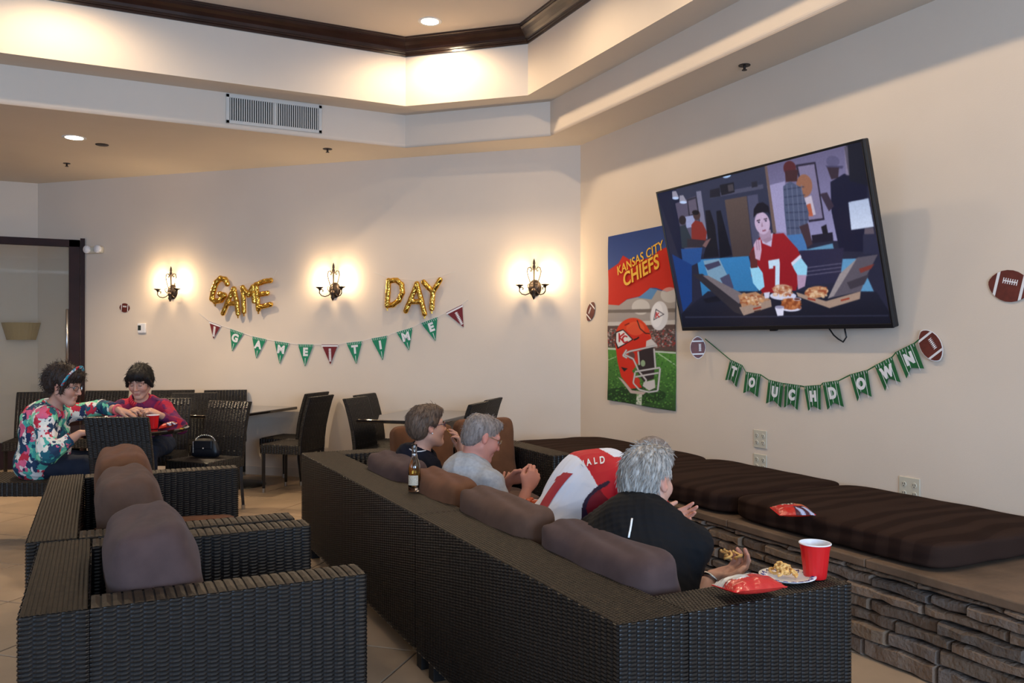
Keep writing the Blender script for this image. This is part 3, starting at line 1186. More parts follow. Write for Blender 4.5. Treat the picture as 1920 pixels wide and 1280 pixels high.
# woven stool under the person in the patterned top
px_, py_ = c2w(-3.40, 5.98)
t = empty('wicker_stool', (px_, py_, 0), cdir(1, 0), 'dark wicker bench seat carrying the person in the patterned top', 'stool')
woven_block('seat', t, -.55, -.24, .36, .24, .24, .455, 'yXZ', pv=.011)
for (a, b) in ((-.52, -.21), (.20, -.21), (-.52, .21), (.20, .21)):
    MB().tube([(a, b, 0), (a, b, .37)], .02, 4).build('leg', M_WICK, t)

# ================================================================== implicit-surface modeller (for foil balloons, people, handbag)
class Field:
    def __init__(s, lo, hi, res):
        s.lo = np.array(lo, float)
        s.res = res
        s.n = np.ceil((np.array(hi) - s.lo) / res).astype(int) + 1
        s.F = np.full(tuple(s.n), 0.08, np.float32)

    def _sub(s, lo, hi):
        a = np.maximum(np.floor((np.array(lo) - s.lo) / s.res).astype(int), 0)
        b = np.minimum(np.ceil((np.array(hi) - s.lo) / s.res).astype(int) + 1, s.n)
        if np.any(b <= a):
            return None
        g = [(s.lo[k] + s.res * np.arange(a[k], b[k])).astype(np.float32) for k in range(3)]
        X, Y, Z = g[0][:, None, None], g[1][None, :, None], g[2][None, None, :]
        return tuple(slice(a[k], b[k]) for k in range(3)), X, Y, Z

    def _put(s, sl, d, k, mode):
        c = s.F[sl]
        if mode == 'sub':
            d = -d
            h = np.maximum(k - np.abs(c - d), 0) / max(k, 1e-6)
            s.F[sl] = np.maximum(c, d) + h * h * k * .25
        else:
            h = np.maximum(k - np.abs(c - d), 0) / max(k, 1e-6)
            s.F[sl] = np.minimum(c, d) - h * h * k * .25

    def cap(s, a, b, ra, rb=None, k=.02, mode='add'):
        rb = ra if rb is None else rb
        a, b = np.array(a, float), np.array(b, float)
        R_ = max(ra, rb) + max(k, .02) + .012
        q = s._sub(np.minimum(a, b) - R_, np.maximum(a, b) + R_)
        if q is None:
            return s
        sl, X, Y, Z = q
        ba = b - a
        L2 = max(float(ba @ ba), 1e-9)
        h = np.clip(((X - a[0]) * ba[0] + (Y - a[1]) * ba[1] + (Z - a[2]) * ba[2]) / L2, 0, 1)
        d = np.sqrt((X - a[0] - ba[0] * h) ** 2 + (Y - a[1] - ba[1] * h) ** 2 + (Z - a[2] - ba[2] * h) ** 2) - (ra + (rb - ra) * h)
        s._put(sl, d.astype(np.float32), k, mode)
        return s

    def ell(s, c, r, M=None, k=.02, mode='add'):
        """ellipsoid; M = 3x3 whose columns are its axes"""
        c, r = np.array(c, float), np.array(r, float)
        R_ = r.max() + max(k, .02) + .012
        q = s._sub(c - R_, c + R_)
        if q is None:
            return s
        sl, X, Y, Z = q
        dx, dy, dz = X - c[0], Y - c[1], Z - c[2]
        if M is not None:
            M = np.array(M)
            x = dx * M[0, 0] + dy * M[1, 0] + dz * M[2, 0]
            y = dx * M[0, 1] + dy * M[1, 1] + dz * M[2, 1]
            z = dx * M[0, 2] + dy * M[1, 2] + dz * M[2, 2]
        else:
            x, y, z = dx, dy, dz
        k0 = np.sqrt((x / r[0]) ** 2 + (y / r[1]) ** 2 + (z / r[2]) ** 2)
        k1 = np.sqrt((x / r[0] ** 2) ** 2 + (y / r[1] ** 2) ** 2 + (z / r[2] ** 2) ** 2)
        d = k0 * (k0 - 1) / np.maximum(k1, 1e-6)
        s._put(sl, d.astype(np.float32), k, mode)
        return s

    def half(s, p, n, k=.01):
        """cut away everything on the +n side of the plane through p"""
        n = np.array(n, float)
        n /= np.linalg.norm(n)
        sl, X, Y, Z = s._sub(s.lo, s.lo + s.res * s.n)
        d = (X - p[0]) * n[0] + (Y - p[1]) * n[1] + (Z - p[2]) * n[2]
        c = s.F[sl]
        h = np.maximum(k - np.abs(c - d), 0) / k
        s.F[sl] = np.maximum(c, d.astype(np.float32)) + h * h * k * .25
        return s

    def mesh(s):
        """surface nets -> verts (n,3), quads (m,4)"""
        F = s.F
        F[0], F[-1], F[:, 0], F[:, -1], F[:, :, 0], F[:, :, -1] = (.02,) * 6
        ins = F < 0
        nx, ny, nz = F.shape
        cnt = np.zeros((nx - 1, ny - 1, nz - 1), np.int8)
        for i in (0, 1):
            for j in (0, 1):
                for k in (0, 1):
                    cnt += ins[i:nx - 1 + i, j:ny - 1 + j, k:nz - 1 + k]
        act = np.argwhere((cnt > 0) & (cnt < 8))
        vid = np.full(cnt.shape, -1, np.int64)
        vid[act[:, 0], act[:, 1], act[:, 2]] = np.arange(len(act))
        acc = np.zeros((len(act), 3))
        num = np.zeros(len(act))
        corners = [(i, j, k) for i in (0, 1) for j in (0, 1) for k in (0, 1)]
        for a in corners:
            for ax in range(3):
                if a[ax]:
                    continue
                b = list(a)
                b[ax] = 1
                fa = F[act[:, 0] + a[0], act[:, 1] + a[1], act[:, 2] + a[2]]
                fb = F[act[:, 0] + b[0], act[:, 1] + b[1], act[:, 2] + b[2]]
                m = (fa < 0) != (fb < 0)
                t = np.where(m, fa / np.where(m, fa - fb, 1), 0)
                pos = np.tile(np.array(a, float), (len(act), 1))
                pos[:, ax] += t
                acc[m] += pos[m]
                num[m] += 1
        V = s.lo + (act + acc / num[:, None]) * s.res
        quads = []
        for ax in range(3):
            sl0 = [slice(1, -1)] * 3
            sl1 = [slice(1, -1)] * 3
            sl0[ax] = slice(0, -1)
            sl1[ax] = slice(1, None)
            a, b = ins[tuple(sl0)], ins[tuple(sl1)]
            for flip, msk in ((False, a & ~b), (True, ~a & b)):
                e = np.argwhere(msk)
                if not len(e):
                    continue
                off = np.array([1, 1, 1])
                off[ax] = 0
                e = e + off
                u, v = (ax + 1) % 3, (ax + 2) % 3
                q = []
                for du, dv in ((-1, -1), (0, -1), (0, 0), (-1, 0)):
                    c = e.copy()
                    c[:, u] += du
                    c[:, v] += dv
                    q.append(vid[c[:, 0], c[:, 1], c[:, 2]])
                q = np.stack(q, 1)
                quads.append(q[:, ::-1] if flip else q)
        return V, np.concatenate(quads)


def np_mesh(name, V, Q, m=None, col=None, smooth=True):
    me = bpy.data.meshes.new(name)
    me.vertices.add(len(V))
    me.vertices.foreach_set('co', np.asarray(V, np.float32).ravel())
    k = Q.shape[1]
    me.loops.add(Q.size)
    me.loops.foreach_set('vertex_index', Q.astype(np.int32).ravel())
    me.polygons.add(len(Q))
    me.polygons.foreach_set('loop_start', np.arange(0, Q.size, k, dtype=np.int32))
    me.update(calc_edges=True)
    if col is not None:
        a = me.color_attributes.new('Col', 'FLOAT_COLOR', 'POINT')
        c4 = np.ones((len(V), 4), np.float32)
        c4[:, :3] = col
        a.data.foreach_set('color', c4.ravel())
    if smooth:
        me.shade_smooth()
    if m is not None:
        me.materials.append(m)
    return me


def obj_from(name, me, parent=None):
    o = bpy.data.objects.new(name, me)
    COL.objects.link(o)
    o.parent = parent
    return o


# ================================================================== flat printed pictures (screen, poster): painted on a fine grid
def lin(a):
    a = np.asarray(a, float) / 255
    return np.where(a <= .04045, a / 12.92, ((a + .055) / 1.055) ** 2.4)


class Picture:
    def __init__(s, w, h, quad, bg=(0, 0, 0)):
        """quad: four corners (tl, tr, br, bl) in sketch units that map to the picture's corners"""
        s.w, s.h = w, h
        s.C = np.zeros((h, w, 3)) + np.array(bg, float)
        A_, b_ = [], []
        for (x, y), (u, v) in zip(quad, ((0, 0), (w, 0), (w, h), (0, h))):
            A_ += [[x, y, 1, 0, 0, 0, -u * x, -u * y], [0, 0, 0, x, y, 1, -v * x, -v * y]]
            b_ += [u, v]
        s.H = np.append(np.linalg.solve(np.array(A_, float), np.array(b_, float)), 1).reshape(3, 3)

    def t(s, pts):
        p = np.c_[np.array(pts, float), np.ones(len(pts))] @ s.H.T
        return p[:, :2] / p[:, 2:]

    def poly(s, pts, col, al=1.0, raw=False, grad=None):
        p = np.array(pts, float) if raw else s.t(pts)
        x0, y0 = np.floor(p.min(0)).astype(int) - 1
        x1, y1 = np.ceil(p.max(0)).astype(int) + 2
        x0, y0, x1, y1 = max(x0, 0), max(y0, 0), min(x1, s.w), min(y1, s.h)
        if x1 <= x0 or y1 <= y0:
            return s
        ss = 3
        xs = x0 + (np.arange((x1 - x0) * ss) + .5) / ss
        ys = y0 + (np.arange((y1 - y0) * ss) + .5) / ss
        X, Y = np.meshgrid(xs, ys)
        ins = np.zeros(X.shape, bool)
        for i in range(len(p)):
            ax, ay = p[i]
            bx, by = p[(i + 1) % len(p)]
            if ay == by:
                continue
            c = ((ay > Y) != (by > Y)) & (X < (bx - ax) * (Y - ay) / (by - ay) + ax)
            ins ^= c
        cov = ins.reshape(y1 - y0, ss, x1 - x0, ss).mean((1, 3))[..., None] * al
        c = np.array(col, float)
        if grad is not None:     # second colour at the bottom
            f = np.linspace(0, 1, y1 - y0)[:, None, None]
            c = c * (1 - f) + np.array(grad, float) * f
        R_ = s.C[y0:y1, x0:x1]
        s.C[y0:y1, x0:x1] = R_ * (1 - cov) + c * cov
        return s

    def ell(s, c, r, col, al=1.0, ang=0, **k):
        a = np.linspace(0, 2 * np.pi, 40, endpoint=False)
        ca_, sa_ = math.cos(math.radians(ang)), math.sin(math.radians(ang))
        x, y = np.cos(a) * r[0], np.sin(a) * r[1]
        return s.poly(np.c_[c[0] + x * ca_ - y * sa_, c[1] + x * sa_ + y * ca_], col, al, **k)

    def line(s, pts, w, col, al=1.0):
        pts = [np.array(p, float) for p in pts]
        for a, b in zip(pts[:-1], pts[1:]):
            d = b - a
            n = np.array([-d[1], d[0]]) / max(np.hypot(*d), 1e-6) * w / 2
            s.poly([a + n, b + n, b - n, a - n], col, al)
        return s

    def speckle(s, pts, cols, n, r, seed=0):
        g = np.random.default_rng(seed)
        P = np.array(pts, float)
        lo, hi = P.min(0), P.max(0)
        for _ in range(n):
            q = lo + (hi - lo) * g.random(2)
            s.ell(q, (r * g.uniform(.5, 1.3), r * g.uniform(.4, 1)), cols[g.integers(len(cols))], .8)
        return s

    def noise(s, amp, seed=0):
        g = np.random.default_rng(seed)
        s.C = np.clip(s.C * (1 + amp * g.standard_normal((s.h, s.w, 1))), 0, 255)
        return s

    def blur(s, n=1):
        for _ in range(n):
            p = np.pad(s.C, ((1, 1), (1, 1), (0, 0)), 'edge')
            s.C = (p[:-2, 1:-1] + p[2:, 1:-1] + p[1:-1, :-2] + p[1:-1, 2:] + 4 * p[1:-1, 1:-1]) / 8
        return s

    def mesh(s, name, fn, m):
        """fn(u, v) -> position, u right 0..1, v down 0..1"""
        us = (np.arange(s.w) + .5) / s.w
        vs_ = (np.arange(s.h) + .5) / s.h
        us[0], us[-1], vs_[0], vs_[-1] = 0, 1, 0, 1
        U, V = np.meshgrid(us, vs_)
        P = fn(U.ravel(), V.ravel())
        i = np.arange((s.h - 1) * s.w).reshape(s.h - 1, s.w)[:, :-1].ravel()
        Q = np.stack([i + s.w, i + s.w + 1, i + 1, i], 1)
        return np_mesh(name, P, Q, m, lin(s.C.reshape(-1, 3)), smooth=True)


# ================================================================== television
pic = Picture(512, 288, ((52, 385), (1212, 60), (1378, 1118), (190, 1150)), (38, 40, 58))
T_ = pic
# back room
T_.poly([(60, 385), (660, 215), (700, 600), (200, 760)], (52, 56, 74), grad=(44, 50, 72))
T_.poly([(45, 370), (150, 345), (300, 760), (180, 780)], (22, 28, 52))
T_.poly([(655, 205), (1120, 80), (1170, 640), (720, 640)], (104, 100, 128), grad=(150, 150, 185))
T_.poly([(668, 330), (770, 300), (800, 600), (705, 590)], (168, 164, 196), .8)
T_.poly([(655, 215), (668, 210), (720, 600), (700, 600)], (110, 92, 84))
T_.poly([(345, 385), (645, 320), (648, 345), (345, 408)], (78, 80, 98))
T_.poly([(345, 360), (400, 345), (405, 395), (345, 405)], (34, 34, 44)).poly([(400, 330), (480, 312), (485, 370), (410, 390)], (30, 30, 38))
T_.poly([(445, 330), (475, 322), (480, 360), (450, 368)], (70, 66, 70)).poly([(580, 310), (612, 303), (615, 335), (582, 342)], (40, 40, 50))
T_.poly([(428, 415), (552, 390), (588, 735), (472, 745)], (92, 78, 70), grad=(70, 60, 58)).poly([(556, 390), (615, 378), (640, 735), (592, 735)], (78, 80, 102))
T_.poly([(150, 440), (265, 395), (300, 700), (200, 700)], (86, 82, 100)).poly([(268, 370), (295, 365), (330, 640), (300, 640)], (120, 122, 140))
T_.poly([(215, 415), (270, 398), (285, 500), (225, 515)], (48, 46, 58)).poly([(222, 425), (264, 410), (276, 490), (232, 505)], (96, 90, 104))
T_.poly([(205, 515), (255, 505), (262, 570), (212, 580)], (150, 160, 190))
T_.line([(140, 345), (143, 372)], 5, (60, 60, 70)).poly([(133, 372), (155, 368), (172, 408), (135, 414)], (150, 150, 160)).ell((152, 410), (18, 8), (190, 215, 240))
T_.poly([(175, 395), (195, 392), (216, 430), (174, 436)], (150, 150, 160)).ell((195, 433), (20, 8), (190, 215, 240)).ell((441, 276), (24, 12), (170, 205, 235), ang=-15)
# people in the back
T_.ell((190, 535), (20, 26), (40, 34, 38)).poly([(175, 570), (205, 560), (240, 640), (230, 690), (185, 695)], (44, 54, 62))
T_.ell((270, 505), (20, 28), (70, 52, 50)).poly([(240, 560), (262, 535), (300, 545), (326, 600), (318, 668), (240, 665)], (128, 46, 38)).ell((264, 490), (20, 14), (28, 24, 28))
T_.poly([(318, 478), (345, 475), (372, 560), (392, 740), (305, 750), (330, 640)], (26, 26, 34)).poly([(380, 480), (405, 475), (468, 730), (400, 750)], (20, 22, 32))
T_.poly([(215, 640), (330, 650), (320, 690), (215, 690)], (50, 44, 50)).poly([(320, 650), (350, 635), (320, 690), (300, 680)], (120, 92, 88))
# couple on the right
T_.poly([(832, 205), (945, 185), (995, 520), (905, 535)], (40, 36, 52)).poly([(845, 215), (938, 198), (985, 510), (905, 522)], (128, 122, 148))
T_.ell((880, 325), (46, 66), (150, 104, 78)).poly([(870, 400), (920, 380), (945, 490), (905, 500)], (196, 188, 196)).poly([(880, 440), (915, 425), (930, 500), (895, 500)], (180, 96, 66))
T_.ell((798, 225), (36, 42), (86, 40, 44)).poly([(770, 240), (845, 232), (840, 300), (775, 305)], (66, 40, 42)).poly([(760, 330), (800, 300), (862, 335), (905, 480), (890, 600), (780, 620), (765, 460)], (78, 88, 112))
for q in range(6):
    T_.line([(762 + q * 4, 350 + q * 44), (880 + q * 5, 330 + q * 48)], 7, (46, 54, 78), .7)
for q in range(4):
    T_.line([(780 + q * 28, 320), (800 + q * 28, 610)], 7, (118, 128, 150), .45)
T_.poly([(780, 612), (880, 600), (895, 700), (820, 705)], (70, 120, 170)).poly([(850, 560), (900, 540), (925, 660), (895, 680)], (66, 50, 56))
T_.ell((1045, 180), (38, 32), (92, 90, 118)).poly([(1002, 205), (1105, 205), (1100, 222), (1010, 218)], (74, 72, 100)).poly([(1010, 215), (1080, 215), (1075, 275), (1035, 285)], (56, 44, 54))
T_.poly([(1030, 300), (1110, 250), (1240, 300), (1240, 700), (1080, 700), (1035, 470)], (24, 26, 48)).poly([(970, 370), (1010, 360), (1050, 440), (1020, 470)], (58, 48, 62))
T_.poly([(1110, 95), (1210, 60), (1250, 320), (1140, 290)], (26, 28, 40))
T_.poly([(1110, 95), (1130, 90), (1140, 260), (1120, 260)], (150, 140, 150), .5)
T_.poly([(920, 610), (1040, 590), (1045, 640), (925, 655)], (30, 28, 44)).poly([(975, 560), (1005, 545), (1015, 600), (985, 605)], (28, 26, 36))
# lamp
T_.poly([(1132, 415), (1248, 390), (1278, 555), (1148, 575)], (178, 196, 214), grad=(206, 222, 235)).poly([(1225, 565), (1275, 560), (1282, 600), (1222, 600)], (96, 88, 96)).poly([(1215, 600), (1290, 595), (1310, 710), (1215, 715)], (44, 46, 66))
# sofa
T_.poly([(270, 760), (560, 735), (620, 960), (300, 990)], (56, 128, 178), grad=(48, 116, 160)).poly([(880, 695), (1040, 655), (1050, 700), (880, 720)], (96, 150, 178))
T_.poly([(1080, 745), (1190, 740), (1280, 940), (1060, 960)], (92, 152, 186)).poly([(850, 700), (1105, 680), (1080, 880), (890, 900)], (42, 42, 66))
for q in range(3):
    T_.line([(880, 800 + q * 22), (1090, 770 + q * 22)], 6, (110, 108, 128), .7)
T_.poly([(305, 765), (395, 752), (475, 920), (440, 938), (330, 850)], (120, 158, 176)).poly([(310, 790), (392, 765), (404, 790), (330, 820)], (66, 66, 88)).poly([(398, 865), (450, 838), (476, 920), (435, 935)], (70, 72, 96))
T_.poly([(180, 700), (300, 690), (290, 770), (230, 800), (190, 780)], (40, 80, 136)).poly([(130, 730), (240, 790), (240, 1000), (190, 1060)], (26, 60, 118))
# table
T_.poly([(180, 1070), (330, 940), (1290, 930), (1372, 1060), (1378, 1118), (190, 1150)], (34, 38, 54), grad=(18, 20, 32)).line([(200, 1090), (1360, 1070)], 8, (58, 62, 82), .6)
T_.poly([(300, 985), (385, 965), (402, 995), (320, 1008)], (22, 24, 34))
# man in red jersey
T_.poly([(612, 640), (640, 610), (760, 600), (840, 690), (870, 760), (830, 930), (640, 950), (575, 850), (568, 720)], (150, 30, 36), grad=(140, 24, 32))
T_.poly([(568, 800), (605, 780), (640, 830), (650, 910), (620, 935), (585, 890)], (150, 214, 232)).poly([(805, 770), (855, 735), (895, 790), (890, 845), (840, 845), (815, 800)], (150, 214, 232))
T_.poly([(802, 770), (855, 722), (862, 738), (808, 788)], (214, 222, 232)).poly([(835, 840), (890, 840), (880, 905), (840, 925)], (176, 150, 172))
T_.poly([(570, 715), (606, 680), (612, 800), (572, 805)], (92, 44, 42))
T_.poly([(630, 620), (700, 600), (690, 680), (640, 660)], (196, 190, 212))
T_.poly([(618, 590), (686, 580), (694, 640), (660, 662), (630, 640)], (168, 146, 164))
T_.ell((640, 545), (43, 64), (196, 176, 196), ang=-8).poly([(598, 560), (612, 600), (640, 640), (690, 620), (695, 640), (660, 655), (620, 620)], (150, 126, 144), .6)
T_.poly([(590, 515), (592, 465), (612, 432), (645, 424), (676, 446), (684, 500), (672, 482), (640, 482), (606, 492)], (26, 24, 34))
T_.line([(608, 532), (628, 526)], 6, (50, 40, 50)).line([(648, 522), (668, 518)], 6, (50, 40, 50)).ell((620, 540), (6, 4), (30, 30, 50)).ell((660, 531), (6, 4), (30, 30, 50)).poly([(638, 535), (645, 565), (633, 567)], (160, 134, 150)).line([(640, 590), (660, 584)], 7, (130, 70, 84))
T_.poly([(590, 670), (605, 640), (630, 640), (635, 700), (625, 760), (600, 750)], (200, 172, 188)).line([(606, 640), (610, 700)], 4, (150, 120, 136)).line([(618, 640), (622, 700)], 4, (150, 120, 136))
T_.poly([(672, 760), (735, 748), (738, 775), (735, 905), (710, 905), (712, 790), (700, 790), (700, 805), (676, 808)], (196, 226, 238))
# food
T_.poly([(245, 845), (300, 840), (520, 1010), (525, 1075), (480, 1060)], (46, 44, 50)).poly([(300, 850), (330, 850), (540, 960), (505, 1010)], (116, 108, 108)).poly([(505, 1030), (685, 985), (690, 1025), (530, 1078)], (158, 138, 118))
T_.poly([(500, 960), (600, 940), (685, 985), (520, 1030)], (170, 130, 96)).speckle([(515, 955), (640, 1015)], ((196, 150, 100), (150, 84, 50), (220, 190, 150)), 60, 10, 3)
T_.line([(585, 1040), (630, 1028)], 10, (150, 60, 40)).line([(590, 1055), (628, 1046)], 8, (60, 44, 40))
T_.poly([(830, 940), (1000, 990), (1200, 930), (1195, 975), (1020, 1030), (840, 965)], (164, 142, 120)).poly([(1010, 975), (1180, 735), (1300, 715), (1240, 830), (1200, 930)], (88, 84, 92)).poly([(1010, 975), (1045, 960), (1180, 740), (1080, 830)], (150, 144, 140)).poly([(1120, 880), (1250, 830), (1220, 890), (1140, 920)], (60, 56, 64)).poly([(1190, 800), (1280, 770), (1260, 800), (1200, 825)], (120, 56, 48))
T_.ell((945, 938), (68, 34), (180, 132, 92), ang=-8).speckle([(885, 910), (1005, 965)], ((206, 160, 110), (150, 76, 46), (226, 196, 150)), 50, 9, 4).line([(1085, 985), (1135, 972)], 10, (150, 60, 40)).line([(895, 975), (940, 985)], 10, (150, 60, 40))
T_.ell((755, 962), (75, 24), (206, 212, 226)).ell((752, 925), (56, 30), (190, 150, 120)).speckle([(700, 905), (805, 965)], ((222, 200, 170), (180, 120, 76), (236, 226, 206), (160, 90, 60)), 60, 10, 5)
T_.ell((800, 1030), (60, 22), (214, 220, 232)).ell((800, 1008), (55, 34), (160, 92, 50)).speckle([(750, 980), (850, 1035)], ((176, 104, 56), (130, 66, 34), (196, 130, 80)), 50, 10, 6)
T_.poly([(708, 1030), (760, 1022), (756, 1075), (722, 1078)], (220, 224, 234)).ell((734, 1027), (26, 9), (150, 150, 170)).poly([(645, 945), (680, 940), (676, 975), (652, 978)], (206, 210, 222)).ell((835, 980), (24, 9), (206, 208, 220)).ell((835, 980), (18, 6), (90, 50, 40))
T_.C *= (1.0, .98, 1.04)
T_.noise(.03, 3)
T_.blur(2)
xb, xt = 4.045, 3.795
BR = Vector((xb, .8102 * xb, 1.51)); BL = Vector((xb, 1.2793 * xb, 1.505))
TR = Vector((xt, .8603 * xt, 2.555)); TL = Vector((xt, 1.3603 * xt, 2.555))
tw = (BL - BR).length
ax = Vector((0, -1, 0))
upv = ((TL + TR) / 2 - (BL + BR) / 2)
th_ = upv.length
upv.normalize()
nrm = ax.cross(upv).normalized()      # towards the room
org = (BL + BR) / 2
tv = empty('television', org, 0, 'large flat TV tilted forward on the wall, showing a man in a red jersey', 'television')
tv.matrix_world = frame(org, ax, upv, nrm)
M_TVB = mat('black_plastic', (0.012, 0.012, 0.014), .3)
MB().bbox(-tw / 2, 0, -.045, tw / 2, th_, -.004, .008).build('body', M_TVB, tv)
bz = .014
fr = MB().bbox(-tw / 2, 0, -.006, tw / 2, .026, .006, .002).bbox(-tw / 2, th_ - bz, -.006, tw / 2, th_, .006, .002)
fr.bbox(-tw / 2, .02, -.006, -tw / 2 + bz, th_ - bz, .006, .002).bbox(tw / 2 - bz, .02, -.006, tw / 2, th_ - bz, .006, .002)
fr.build('bezel', M_TVB, tv)
M_SCREEN = attr_mat('lit_screen', .12, emission=.85, spec=.3)


def scr(u, v):
    return np.c_[-tw / 2 + bz * .9 + u * (tw - 1.8 * bz), th_ - bz * .9 - v * (th_ - .036), np.zeros(len(u))]


obj_from('screen', pic.mesh('screen', scr, M_SCREEN), tv)
mt = MB().box(-.25, th_ * .35, -.075, .25, th_ * .75, -.046).box(-.04, th_ * .5, -.25, .04, th_ * .6, -.07)
mt.build('wall_mount', M_BLACKMET, tv)
MB().bbox(-.03, -.012, -.02, .03, .002, 0, .003).build('sensor', M_TVB, tv)
# loose loop of cable below the set
c0, c1, c2, c3, c4 = (WX(q[0], q[1], 4.085) for q in ((1552, 612), (1563, 628), (1581, 641), (1587, 632), (1583, 612)))
cable = MB().tube([c0, c1, (c1 + c2) / 2 + Vector((0, 0, -.004)), c2, c3, c4], .005, 8).build('power_cable', M_TVB, smooth=True)
tag(cable, 'thin black cable loop hanging below the TV', 'cable')

# ================================================================== poster
ps = Picture(170, 380, ((172, 92), (600, 5), (588, 1225), (145, 1158)), (60, 84, 150))
ps.poly([(150, 60), (640, -20), (640, 300), (150, 400)], (42, 66, 128), grad=(70, 96, 160))
ps.poly([(160, 310), (235, 260), (265, 210), (320, 245), (440, 225), (500, 175), (620, 130), (620, 420), (540, 440), (470, 415), (430, 415), (380, 465), (280, 490), (230, 530), (160, 530)], (206, 44, 32))
ps.poly([(160, 525), (230, 530), (280, 492), (380, 468), (430, 417), (540, 442), (620, 410), (620, 830), (150, 830)], (178, 170, 164), grad=(150, 140, 136))
ps.poly([(350, 480), (430, 418), (480, 425), (440, 490)], (96, 146, 196)).ell((370, 540), (60, 50), (226, 222, 216), .7).ell((560, 460), (60, 50), (222, 220, 216), .6)
ps.poly([(160, 560), (620, 545), (620, 570), (160, 580)], (120, 110, 104)).poly([(155, 640), (620, 620), (620, 650), (155, 665)], (206, 200, 194)).poly([(155, 665), (620, 650), (620, 830), (150, 810)], (96, 78, 74))
ps.speckle([(155, 680), (610, 800)], ((150, 120, 112), (60, 50, 52), (170, 60, 56), (190, 180, 176)), 700, 6, 9)
ps.poly([(150, 805), (610, 830), (600, 1240), (140, 1165)], (88, 150, 62), grad=(52, 84, 44)).line([(150, 890), (220, 860)], 6, (200, 226, 190), .7).line([(480, 840), (600, 925)], 7, (206, 230, 196), .8).poly([(150, 808), (610, 832), (610, 842), (150, 820)], (210, 214, 206))
ps.ell((330, 1120), (200, 60), (34, 58, 34), .75).poly([(335, 1110), (372, 1110), (368, 1210), (325, 1205)], (206, 210, 196))
ps.speckle([(150, 850), (600, 1200)], ((70, 130, 56), (110, 170, 74), (44, 84, 40)), 900, 5, 10)
# flying ball
ps.ell((492, 595), (58, 95), (226, 224, 226), ang=4).ell((478, 590), (38, 80), (246, 244, 244), .7, ang=4)
ps.poly([(470, 550), (526, 585), (455, 625)], (40, 36, 52)).poly([(473, 557), (518, 585), (460, 618)], (240, 238, 240)).line([(475, 572), (470, 610)], 7, (196, 30, 36)).line([(490, 575), (478, 590), (496, 605)], 6, (196, 30, 36))
# helmet
ps.ell((320, 760), (120, 150), (224, 66, 36)).poly([(200, 760), (330, 640), (440, 740), (445, 790), (350, 830), (350, 900), (300, 960), (370, 1070), (290, 1080), (230, 1000), (210, 900)], (216, 50, 34))
ps.ell((335, 680), (60, 45), (240, 110, 70), .6).poly([(210, 1000), (240, 1020), (300, 1090), (400, 1100), (380, 1118), (290, 1110)], (196, 176, 170))
ps.line([(345, 625), (365, 680), (400, 710), (430, 712)], 6, (30, 24, 28)).line([(320, 755), (345, 745), (355, 735)], 9, (30, 24, 28)).poly([(230, 935), (272, 945), (250, 965)], (40, 32, 36)).line([(265, 660), (295, 645)], 7, (120, 30, 26))
ps.ell((300, 860), (22, 28), (110, 70, 66))
ps.poly([(350, 830), (440, 790), (460, 830), (450, 1010), (380, 1030), (330, 960), (350, 900)], (54, 44, 48)).ell((376, 908), (16, 22), (150, 176, 140))
ps.poly([(405, 760), (440, 745), (480, 790), (400, 800)], (214, 208, 206))
for seg in ([(250, 850), (290, 830), (470, 790)], [(250, 850), (310, 880), (345, 960), (400, 1020), (380, 1060)], [(345, 830), (350, 920)], [(320, 965), (490, 935)], [(320, 1000), (480, 970)], [(455, 810), (460, 940)], [(320, 970), (308, 1040), (350, 1085), (420, 1100), (475, 1090), (490, 940)], [(270, 820), (245, 860), (270, 875)]):
    ps.line(seg, 13, (150, 146, 148)).line(seg, 7, (216, 214, 214))
ps.poly([(380, 1035), (455, 1015), (460, 1070), (420, 1090), (375, 1060)], (206, 202, 200)).ell((335, 1030), (20, 26), (206, 60, 46))
# arrowhead emblem with interlocked letters
ps.poly([(205, 705), (255, 685), (318, 752), (215, 815), (202, 770)], (40, 26, 30)).poly([(212, 710), (254, 692), (308, 752), (220, 804), (208, 768)], (238, 234, 230))
ps.line([(230, 712), (228, 770)], 9, (190, 30, 36)).line([(262, 712), (230, 738), (255, 770)], 9, (190, 30, 36)).line([(280, 735), (262, 728), (248, 745), (256, 775), (282, 765)], 9, (190, 30, 36))
ps.blur(1)
ya, yb, zt0, zb0 = 6.33, 5.36, 2.37, .905
poster = empty('football_poster', (XW, (ya + yb) / 2, zb0), 0, 'tall fabric football poster with a red helmet, partly behind the TV', 'poster')
M_POSTER = attr_mat('printed_fabric', .75, spec=.2)


def pf(u, v):
    y = -(u - .5) * (ya - yb) + 0
    z = (zt0 - zb0) * (1 - v) - .03 * u * v + .05 * (u - 1) * 0
    x = -.012 - .006 * np.sin(u * 9 + v * 2) * v - .004 * np.sin(v * 14)
    return np.c_[x, y, z]


cl = obj_from('printed_cloth', ps.mesh('printed_cloth', pf, M_POSTER), poster)
so = cl.modifiers.new('thickness', 'SOLIDIFY')
so.thickness = .003
so.offset = -1
M_GOLDPRINT = mat('yellow_print', (0.90, 0.48, 0.03), .6)
